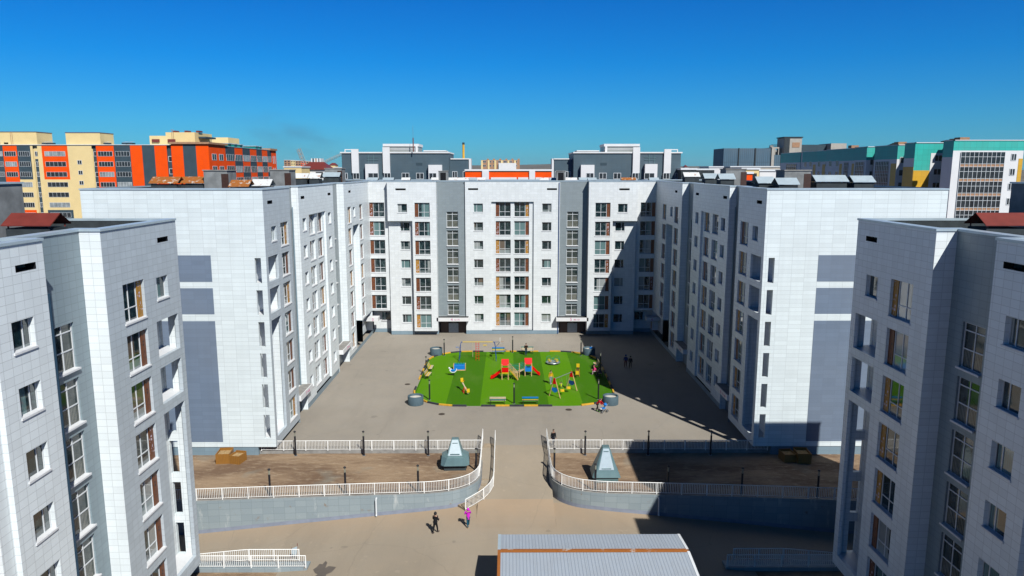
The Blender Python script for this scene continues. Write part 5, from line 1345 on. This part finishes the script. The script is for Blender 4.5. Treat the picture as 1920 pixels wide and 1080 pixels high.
for y_ in (186, 190, 194, 206, 209): v.box(XS - 5, XS - 1.5, y_, y_ + 2, zt + .1, zt + .9, M['teal']); v.box(XS - 5.3, XS - 1.2, y_ - .2, y_ + 2.2, zt + .9, zt + 1.05, M['cap'])
v.build('roof_vents', t)

# --- blue slate blocks with white bands behind the far block
def slate_block(s):
    t = empty('apartment_block', (s * 23, 172, 0), 0, 'dark slate blue building with white bands behind the far block, on the %s' % ('left' if s < 0 else 'right'), 'apartment block')
    yF = 172
    def fx(px): # px measured on the left block, mirrored
        return abs((px - 954.7) * .1262 - .54 + 0) 
    w = MB(off=(-s * 23, -yF, 0)); w.sx = s
    zt = 30.6
    a0, a1 = fx(643), fx(843)     # far-out edge, inner edge (positive distances)
    w.box(a1, a0, yF, yF + 14, GZ, zt, M['slatec'])
    b1 = fx(878); w.box(b1, a1 - .001, yF + 2, yF + 14, GZ, zt - 1.4, M['slatec'])
    w.build('wall', t)
    r = MB(off=(-s * 23, -yF, 0)); r.sx = s
    r.box(a1 - .15, a0 + .3, yF - .25, yF + 14, zt, zt + .3, M['wht']); r.box(b1 - .1, a1 - .16, yF + 1.8, yF + 14, zt - 1.4, zt - 1.15, M['wht'])
    r.box(b1 - .6, b1 - .1, yF + 2, yF + 6, GZ, zt - 1.2, M['wht']); r.build('coping', t)
    wb = MB(off=(-s * 23, -yF, 0)); wb.sx = s
    for p, q in ((662, 675), (720, 733)):
        wb = MB(off=(-s * 23, -yF, 0)); wb.sx = s; wb.box(fx(q), fx(p), yF - .5, yF - .01, 26.0, zt + (.95 if p == 662 else 1.4), M['wht']); wb.build('white_band', t)
    for p, q, zz in ((688, 711, 28.1), (805, 830, 27.9)):
        wb = MB(off=(-s * 23, -yF, 0)); wb.sx = s; wb.box(fx(q), fx(p), yF - 1.2, yF - .02, GZ, zz, M['wht']); wb.build('stair_bay', t)
    wb = MB(off=(-s * 23, -yF, 0)); wb.sx = s
    wb.box(fx(661.8), fx(648), yF + .5, yF + .8, zt + .75, zt + .95, M['wht']); wb.box(fx(649.5), fx(648), yF + .5, yF + .8, zt + .3, zt + .75, M['wht']); wb.build('roof_frame', t)
    u = MB(off=(-s * 23, -yF, 0)); u.sx = s
    u.box(fx(785), fx(719.5), yF + 1, yF + 9, zt + .3, zt + 2.0, M['panelc']); u.box(fx(786), fx(719), yF + .8, yF + 9.2, zt + 1.6, zt + 2.2, M['wht']); u.box(fx(784), fx(780), yF + .7, yF + 2, zt + .3, zt + 1.6, M['wht'])
    u.box(fx(785.2), fx(719.4), yF + .9, yF + 1.0, zt + .9, zt + 1.05, M['wht'])
    u.build('penthouse', t)
    u = MB(off=(-s * 23, -yF, 0)); u.sx = s
    u.box(fx(835), fx(794), yF + 2, yF + 8, zt + .3, zt + .5, M['panelc']); u.box(fx(836), fx(793.5), yF + 1.9, yF + 8, zt + .5, zt + .72, M['wht']); u.build('roof_room', t)
    for p, q in ((645, 653), (664, 676), (693, 712), (722, 734), (754, 768), (781, 795), (806, 820)):
        f = far_win(t, s * (fx((p + q) / 2)) - s * 23, (-.53 if p in (664, 722) else -1.23 if p in (693, 806) else -.03), 24.6, (q - p) * .126, 1.45, nm=1)
    for p in (860, 880):
        far_win(t, s * fx(p - 8) - s * 23, 1.96, 24.9, 1.2, 1.5, nm=1)
    d = MB(off=(-s * 23, -yF, 0)); d.sx = s
    d.box(fx(793), fx(781), yF - .04, yF - .005, 27.8, 28.4, M['slate']); d.build('vent_grille', t)
    gl = MB(off=(-s * 23, -yF, 0)); gl.sx = s
    for q in (692, 702): gl.box(fx(q + .8), fx(q), yF - .12, yF - .05, 28.15, 30.3, M['kiosk'])
    for z_ in (29.0, 29.6): gl.box(fx(711), fx(690), yF - .1, yF - .04, z_, z_ + .12, M['kiosk'])
    gl.build('stair_glazing_bars', t)
M['panelc'] = tiles('grey_roof_panels', (.36, .38, .36), 2, .6, .03, .8)
slate_block(-1); slate_block(1)
# --- orange block between them
t = empty('low_building', (-.5, 150, 0), 0, 'low orange building with white window surrounds seen over the far block', 'building')
w = MB(off=(.5, -150, 0)); w.box(-9.6, 8.2, 150.3, 160, GZ, 26.5, M['orange']); w.build('wall', t)
w = MB(off=(.5, -150, 0)); w.box(-9.7, 8.3, 150.1, 160.1, 26.5, 26.85, M['wht'])
for a, b, z in ((-6.1, -4.7, 26.5), (3.6, 4.8, 26.5), (-4.3, 1.0, 25.2), (1.3, 3.4, 25.2), (-9.6, -7.4, 25.2), (4.9, 6.2, 25.2)): w.box(a, b, 150.0, 150.28, GZ, z, M['wht'])
w.build('white_surround', t)
# --- tan brick slab with pale blocks
t = empty('apartment_block', (-5, 520, 0), 0, 'far tan brick apartment block just left of the centre horizon', 'apartment block')
w = MB(off=(5, -520, 0)); w.box(-20.5, 7, 520, 532, GZ, 34.0, M['brickt'])
for k in range(6): w.box(-20.5 + k * 4.7, -19.2 + k * 4.7, 519.5, 519.98, GZ, 33.8, M['cream'])
for k in range(6): w.box(-16.5 + k * 4.4, -15 + k * 4.4, 522, 525, 34, 35, M['brickt'])
w.build('wall', t)
w = MB(off=(5, -520, 0)); w.box(-8, 4.5, 518.6, 519.4, GZ, 31.9, M['wht']); w.build('pale_annex', t)
for k in range(7):
    for z_ in (32.2, 29.4): far_win(t, -18.2 + k * 3.7 + 5, -.02, z_, 2.4, 1.2)
# --- turquoise, white and ochre block on the right
t = empty('apartment_block', (95, 150, 0), 0, 'turquoise, white and ochre stepped apartment block with glazed balconies at upper right', 'apartment block')
w = MB(off=(-95, -150, 0)); ZT = 32.6
PTS = [(97.6, 264), (97.6, 246), (99.2, 246), (99.2, 243), (97.0, 243), (97.0, 222), (98.2, 222), (98.2, 219), (94.6, 219), (94.6, 200), (96, 200), (96, 196), (92.2, 196), (92.2, 189.5), (95.2, 189.5), (95.2, 187), (93.0, 187), (93.0, 176), (96.0, 176), (96.0, 166.3), (89.4, 166.3), (89.4, 162), (96.3, 162), (96.3, 152.6), (90, 152.6), (90, 149), (104.4, 149)]
for (a0, b0), (a1, b1) in zip(PTS, PTS[1:]):
    front = abs(b0 - b1) < .01; deep = front and a1 > a0
    F2 = deep and b0 == 162; F1 = deep and b0 == 149
    zband = 26.6 if F2 else (30.6 if F1 else 29.3)
    low = 'wht'
    if not front and b0 in (176.0, 166.3, 222, 200): low = 'wht'
    cuts = [(GZ, zband, M[low]), (zband, ZT, M['tealb'])]
    for z0, z1, mm in cuts: w.quad((a0, b0, z0), (a1, b1, z0), (a1, b1, z1), (a0, b0, z1), mm)
w.box(97.8, 104.38, 149.05, 264, GZ, ZT - .05, M['wht']); w.build('wall', t)
c = MB(off=(-95, -150, 0))
for (a0, b0), (a1, b1) in zip(PTS, PTS[1:]): c.box(min(a0, a1) - .12, max(a0, a1) + .12, min(b0, b1) - .12, max(b0, b1) + .12, ZT, ZT + .14 + .003 * ((b0 * 7) % 5), M['frame'])
c.box(97.8, 104.4, 149.3, 264, ZT - .02, ZT + .1, M['roofd'])
for k in range(9): c.box(93 + 2.6 * (k % 4), 95 + 2.6 * (k % 4), 152 + 6 * k, 154 + 6 * k, ZT + .1, ZT + .8, M['brickt'])
c.build('coping', t)
for q in ((89.42, 93.0, 161.96, 161.99, 8, 26.6), (89.36, 89.39, 162.0, 166.2, 8, 27.4), (103.55, 104.4, 148.96, 148.99, GZ, 29.0), (96.26, 96.29, 156, 161.9, 8, 30.0), (92.96, 92.99, 176.1, 178.6, 8, 28.3), (95.16, 95.19, 187.1, 189.4, 8, 28.5), (94.56, 94.59, 200.1, 202.4, 8, 28.5), (94.56, 94.59, 208.4, 210, 8, 28.5), (97, 99, 242.95, 242.98, 8, 29.0), (96.96, 96.99, 225, 227, 8, 28.5), (96.96, 96.99, 232, 234, 8, 28.5)):
    p = MB(off=(-95, -150, 0)); p.box(*q, M['ochre']); p.build('ochre_panel', t)     # ochre panels
def glazing(x0, x1, y, z0, z1, nx_, nz_, side=False, sy=0):
    g_ = MB(); L = (x1 - x0) if not side else sy
    g_.box(0, L, -.05, .0, 0, z1 - z0, M['dkglass']); fh = (z1 - z0) / nz_
    for k in range(nz_): g_.box(0, L, -.075, -.055, fh * k, fh * k + .55, M['brickt'])
    o1 = g_.build('balcony_glazing', t); f = MB()
    for k in range(nx_ + 1): f.box(L * k / nx_ - .035, L * k / nx_ + .035, -.16, -.08, 0, z1 - z0, M['frame'])
    for k in range(nz_):
        for dz_ in (0, .6, fh * .68): f.box(0, L, -.14, -.081, fh * k + dz_ - .035, fh * k + dz_ + .035, M['frame'])
    f.build('glazing_bars', o1)
    if side: o1.location = (x0 - 95, y - 150 + sy, z0); o1.rotation_euler = (0, 0, R(-90))
    else: o1.location = (x0 - 95, y - 150, z0)
w_ = MB(off=(-95, -150, 0)); w_.box(93.0, 96.28, 161.93, 161.97, GZ, 30.4, M['wht']); w_.build('white_panel', t)
glazing(91.6, 100.6, 148.98, 15.5, 30.3, 10, 5)
glazing(92.99, 0, 179.5, 14.5, 28.8, 8, 5, True, 6.5); glazing(92.19, 0, 190.5, 14.5, 28.8, 5, 5, True, 4.6); glazing(97.59, 0, 249, 17.4, 28.8, 5, 4, True, 9); glazing(94.59, 0, 204.5, 14.5, 28.8, 3, 5, True, 2.4)
for k in range(5):
    z_ = 28.6 - k * 3.0
    far_win(t, 102.5 - 95, -1.04, z_, 1.1, 1.4, nm=1); far_win(t, 94.7 - 95, 11.92, z_, 1.7, 1.4, nm=1)
    far_win(t, 94.2 - 95, 25.96, z_ - .3, 1.1, 1.5, nm=0); far_win(t, 96.28 - 95, 4.6, z_, 1.2, 1.4, R(-90))
    for y_ in (205.5 + 6, 216, 224, 229.5, 236, 240): far_win(t, (94.58 if y_ < 220 else 96.98) - 95, y_ - 150, z_ - .8, 1.7, 1.6, R(-90))
    far_win(t, 93.6 - 95, 39.46, z_ - .6, .9, 1.5, nm=0) if k < 2 else None
# --- grain elevator like grey works
t = empty('factory', (100, 300, 0), 0, 'dark blue grey industrial silo building with a tower, beyond the right wing', 'factory')
M['silo'] = tiles('corrugated_silo', (.06, .13, .19), .8, 30, .12, .6, .6); M['ctow'] = plain('pale_tower_concrete', (.45, .42, .37), .85, 0, .1, .5)
w = MB(off=(-100, -300, 0)); kx = 300 * .987 / 1350
def sx_(px): return (px - 954.7) * kx - .54
w.box(sx_(1356), sx_(1446), 300, 315, GZ, 35.6, M['silo'])
for q in (1383, 1414): w.box(sx_(q), sx_(q + 2), 299.7, 300 - .01, GZ, 35.7, M['parin'])
w.box(sx_(1445), sx_(1450), 299.5, 310, GZ, 35.9, M['ctow']); w.box(sx_(1450), sx_(1466), 302, 310, GZ, 33, M['silo']); w.build('silo_block', t)
w = MB(off=(-100, -300, 0)); w.box(sx_(1450), sx_(1470), 303, 306, 35.6, 36.2, M['ctow'])
for q in (1450, 1456, 1463): w.box(sx_(q), sx_(q + 1.5), 303, 304, 33, 35.6, M['ctow'])
w.build('conveyor_gallery', t)
w = MB(off=(-100, -300, 0)); w.box(sx_(1470), sx_(1503), 301, 309, GZ, 39.8, M['ctow']); w.box(sx_(1470) - .02, sx_(1480), 300.8, 301 - .01, GZ, 39.9, M['parin']); w.box(sx_(1485), sx_(1499), 300.9, 300.98, 36, 38, M['brickt']); w.box(sx_(1470) - .3, sx_(1503) + .3, 300.7, 309.3, 39.9, 40.3, M['parin']); w.build('tower', t)
w = MB(off=(-100, -300, 0)); w.box(sx_(1500), sx_(1560), 304, 316, GZ, 37.2, M['slate']); w.box(sx_(1556), sx_(1585), 300, 312, GZ, 37.6, M['ctow']); w.build('annex', t)
# --- tower crane and the frame it builds
def crane(x, y, z0, h, jib, cj, rz, label, m='steel', lift=0):
    t = empty('tower_crane', (x, y, z0), rz, label, 'crane')
    def lat(name, a, b, wd, n_):
        a = Vector(a); b = Vector(b); m_ = MB(); d = (b - a).normalized(); u = d.orthogonal().normalized() * wd / 2; v_ = d.cross(u)
        cs = [u + v_, u - v_, -u - v_, -u + v_]
        for c_ in cs: m_.tube(a + c_, b + c_, wd * .09, M[m], 4)
        for k in range(n_):
            p0 = a.lerp(b, k / n_); p1 = a.lerp(b, (k + 1) / n_)
            for q in range(4): m_.tube(p0 + cs[q], p1 + cs[(q + 1) % 4], wd * .06, M[m], 3)
        m_.build(name, t)
    lat('mast', (0, 0, 0), (0, 0, h), 1.3, int(h / 3)); lat('jib', (0, 0, h), (jib * math.cos(lift), 0, h + jib * math.sin(lift)), 1.0, 16)
    if lift == 0: lat('counter_jib', (0, 0, h), (-cj, 0, h), 1.6, 6); lat('tower_head', (0, 0, h), (0, 0, h + 7), 1.2, 4)
    else: lat('tower_head', (0, 0, h), (-4, 0, h + 12), 1.6, 6)
    m_ = MB(); m_.box(-cj - 1, -cj + 2, -1, 1, h - 2.5, h + .5, M['concrete']); m_.build('counterweight', t)
crane(260, 700, GZ, 54, 26, 11, R(8), 'small tower crane above the unfinished tower on the right horizon', 'kioskd')
crane(-117, 420, GZ, 31, 24, 4, R(10), 'pale lattice crane with raised jib behind the left slate building', 'ctow', R(24))
t = empty('unfinished_tower', (252, 690, 0), 0, 'unfinished concrete tower under a crane on the right horizon', 'building')
w = MB(off=(-252, -690, 0)); 
for z_ in range(6): w.box(238, 262, 690, 704, 28 + z_ * 3.2, 28.5 + z_ * 3.2, M['concrete'])
w.box(242, 258, 694, 700, GZ, 46, M['concrete'])
for q in range(7): w.box(238.5 + q * 3.8, 239.3 + q * 3.8, 690.3, 691.1, GZ, 47, M['ctow'])
w.build('frame', t)
w = MB(off=(-252, -690, 0)); w.box(229, 237, 690, 700, GZ, 44, M['slate']); w.build('lift_core', t)
# --- town in the distance
def hx(px, y): return (px - 954.7) * y * .987 / 1350 - .54
def hz(py, y): return 26.56 - y * math.tan(R(9.255) + math.atan((py - 540) / 1350))
def slab(px0, px1, py, y, dep, m, label, cat='building', roofm=None, name='house', bands=0):
    x0, x1 = hx(px0, y), hx(px1, y); z = hz(py, y); cx = (x0 + x1) / 2
    t = empty(name, (cx, y, GZ), 0, label, cat); w = MB(off=(-cx, -y, -GZ)); w.box(x0, x1, y, y + dep, GZ, z, M[m]); w.build('wall', t)
    r = MB(off=(-cx, -y, -GZ))
    if roofm: 
        rh = (hz(py, y) - GZ) * 0 + dep * .22
        r.quad((x0 - .5, y - .6, z), (x1 + .5, y - .6, z), (x1 - 2, y + dep / 2, z + rh), (x0 + 2, y + dep / 2, z + rh), M[roofm]); r.quad((x1 + .5, y + dep, z), (x0 - .5, y + dep, z), (x0 + 2, y + dep / 2, z + rh), (x1 - 2, y + dep / 2, z + rh), M[roofm])
        r.poly([(x0 - .5, y - .6, z), (x0 + 2, y + dep / 2, z + rh), (x0 - .5, y + dep, z)], M[roofm]); r.poly([(x1 + .5, y - .6, z), (x1 - 2, y + dep / 2, z + rh), (x1 + .5, y + dep, z)], M[roofm])
    else: r.box(x0 - .2, x1 + .2, y - .2, y + dep + .2, z, z + .4, M['frame'])
    r.build('roof', t)
    if bands:
        nb = max(2, int((x1 - x0) / 3.4)); nf = bands; h_ = 1.5
        for f in range(nf):
            g_ = MB(off=(-cx, -y, -GZ))
            for k in range(nb):
                a = x0 + (x1 - x0) * (k + .2) / nb; b = x0 + (x1 - x0) * (k + .75) / nb; g_.box(a, b, y - .08, y - .01, z - 2.3 - f * 3, z - .8 - f * 3, M['dkglass'])
            g_.build('window_row', t)
    return t
slab(563, 612, 318, 250, 12, 'wht', 'pale house under a dark red hipped roof beyond the left wing', 'house', 'maroon', bands=3)
slab(533, 566, 314, 240, 10, 'cream', 'cream building with orange framed end left of the red roofed house', bands=0)
slab(1256, 1290, 318, 175, 10, 'parin', 'low dark building to the right of the slate blocks', bands=0)
slab(1278, 1306, 318.5, 168, 8, 'kioskd', 'low dark green shed right of the slate blocks', bands=0)
slab(1305, 1340, 319, 185, 10, 'parin', 'low dark roofed workshop beyond the right wing')
slab(1330, 1356, 314, 240, 12, 'wht', 'long white low building in front of the silos')
slab(1392, 1424, 318, 160, 8, 'cream', 'small cream building between the right wing and the silos', bands=1)
slab(1400, 1412, 326, 140, 6, 'orange', 'small orange hut behind the roof vents of the right wing')
slab(1425, 1462, 321, 165, 8, 'wht', 'low white building beside the turquoise block')
slab(1370, 1475, 313.5, 270, 10, 'ctow', 'long low concrete store in front of the silos')
slab(614, 645, 318, 260, 12, 'kioskd', 'dark low building left of the slate block')
pal = [('brickt', 'tan'), ('ctow', 'pale grey'), ('cream', 'cream'), ('wht', 'white'), ('orange', 'orange')]
for k, (a, b) in enumerate(((534, 546), (546.5, 555), (555.5, 565), (565.5, 575), (575.5, 584.5))):
    slab(a, b, 300.5 + k * .5, 950, 20, ('brickt', 'cream', 'brickt', 'orange', 'brickt')[k], ['leftmost', 'second', 'third', 'fourth', 'rightmost'][k] + ' slab in the row of five far tan apartment houses', 'apartment block', name='apartment_block', bands=6)
for k, (a, b, m_) in enumerate(((584.5, 587, 'wht'), (587, 590, 'slate'), (590, 592.5, 'wht'), (592.5, 595, 'orange'), (595, 598, 'wht'), (598, 602, 'slate'))):
    pass
t = empty('high_rise', (hx(593, 900), 900, GZ), 0, 'far striped high-rise standing alone on the left horizon', 'high-rise'); w = MB(off=(-hx(593, 900), -900, -GZ))
for a, b, m_ in ((584.5, 587, 'wht'), (587, 590, 'slate'), (590, 592.5, 'wht'), (592.5, 595, 'brickt'), (595, 598, 'wht'), (598, 600, 'slate'), (600, 602.5, 'wht')): w.box(hx(a, 900), hx(b, 900), 900, 915, GZ, hz(297, 900), M[m_])
w.build('wall', t)
rnd = random.Random(11)
spots = []
for k in range(26):
    px = rnd.choice([rnd.uniform(605, 650), rnd.uniform(880, 1022), rnd.uniform(1258, 1360), rnd.uniform(975, 1020), rnd.uniform(530, 640)]); y = rnd.uniform(450, 1500)
    spots.append((px, y))
seen_ = set()
for k, (px, y) in enumerate(sorted(spots)):
    wd = rnd.uniform(6, 20) * 600 / y; m_, cn = rnd.choice(pal[:4]); py = rnd.uniform(306.5, 315)
    if (cn, px < 700, px < 1100) in seen_: continue
    seen_.add((cn, px < 700, px < 1100))
    slab(px, px + wd, max(py, 320 - 14000 / y), y, 14, m_, 'tiny far %s house on the horizon %s' % (cn, 'left of the slate buildings' if px < 700 else 'between the two slate buildings' if px < 1100 else 'right of the slate buildings'), 'house', rnd.choice([None, None, 'maroon']), bands=0)['group'] = 'far houses on the horizon'
# yellow chimney and roof mast
m = MB(); m.tube((0, 0, 0), (0, 0, 3.6), .28, M['ochre'], 10); m.tube((0, 0, 3.6), (0, 0, 4.1), .3, M['parin'], 10)
tag(m.build('chimney_pipe', loc=(hx(869.5, 178), 178, 29.2)), 'thin yellow pipe rising from the left slate building', 'chimney')
m = MB(); m.tube((0, 0, 0), (0, 0, 3.2), .12, M['maroon'], 6); m.tube((0, 0, 3.2), (0, 0, 6), .03, M['steel'], 4)
tag(m.build('aerial_mast', loc=(hx(777, 172), 171, 30.9)), 'thin aerial mast on the penthouse of the left slate building', 'aerial')
# --- terrain
M['land'] = plain('distant_plain', (.16, .135, .10), .95, 0, .3, .01)
g = MB(); rr = [1, 60, 140, 250, 400, 600, 900, 1300, 1800, 2600, 3600, 5000, 7500]; na = 72
vs = []; 
def hill(r, a):
    if r < 1200: return GZ - .2
    return GZ - .2 + (min(1, (r - 1200) / 2400)) * (46 + 14 * math.sin(a * 5 + 1) + 9 * math.sin(a * 13) + 5 * math.sin(a * 31)) * (1 if r < 5000 else .9)
for r in rr:
    for k in range(na): a = 2 * math.pi * k / na; vs.append((r * math.cos(a), r * math.sin(a), hill(r, a)))
fs = [(0 * na + k, k + 1 if k + 1 < na else 0, na + (k + 1) % na, na + k) for k in range(na)]
fs = []
for i in range(len(rr) - 1):
    for k in range(na): fs.append((i * na + k, i * na + (k + 1) % na, (i + 1) * na + (k + 1) % na, (i + 1) * na + k))
fs.append(tuple(range(na))); g.add(vs, fs, M['land']); struct(g, 'ground')
# ---------------------------------------------------------------- thin haze over the town
hz_m = bpy.data.materials.new('thin_haze'); hz_m.use_nodes = True; hn = hz_m.node_tree
hn.nodes.remove(hn.nodes['Principled BSDF']); pv = hn.nodes.new('ShaderNodeVolumePrincipled')
pv.inputs['Color'].default_value = (.5, .8, 1, 1); pv.inputs['Density'].default_value = .00005; pv.inputs['Anisotropy'].default_value = .2
hn.links.new(pv.outputs[0], hn.nodes['Material Output'].inputs['Volume'])
h_ = MB(); h_.box(-7800, 7800, -7800, 7800, -6.2, 140, hz_m); o = h_.build('haze'); o['kind'] = 'stuff'
# faint dark smoke drifting over the horizon on the left
sm2 = bpy.data.materials.new('faint_smoke'); sm2.use_nodes = True; nt = sm2.node_tree; nt.nodes.remove(nt.nodes['Principled BSDF'])
pv = nt.nodes.new('ShaderNodeVolumePrincipled'); pv.inputs['Color'].default_value = (.16, .2, .27, 1)
tc = nt.nodes.new('ShaderNodeTexCoord'); nf = noise(nt, 2.3, 3, tc.outputs['Object'], .6)
gr = nt.nodes.new('ShaderNodeTexGradient'); gr.gradient_type = 'SPHERICAL'; nt.links.new(tc.outputs['Object'], gr.inputs[0])
den = math_(nt, 'MULTIPLY', math_(nt, 'MULTIPLY', ramp(nt, nf, .42, .75), ramp(nt, gr.outputs['Fac'], 0, .6)), .008)
nt.links.new(den, pv.inputs['Density']); nt.links.new(pv.outputs[0], nt.nodes['Material Output'].inputs['Volume'])
m = MB(); m.box(-1, 1, -1, 1, -1, 1, sm2); o = m.build('smoke'); o.location = (hx(545, 1200), 1200, 82); o.scale = (105, 60, 40); o.rotation_euler = (0, R(12), 0); o['kind'] = 'stuff'

# overall albedo level that goes with the exposure set at the top
for m_ in bpy.data.materials:
    if not m_.use_nodes or 'Principled BSDF' not in m_.node_tree.nodes: continue
    nt = m_.node_tree; bi = nt.nodes['Principled BSDF'].inputs['Base Color']; k_ = .72
    if bi.is_linked:
        src = bi.links[0].from_socket; nt.links.new(mix(nt, 1.0, src, (k_, k_, k_), 'MULTIPLY'), bi)
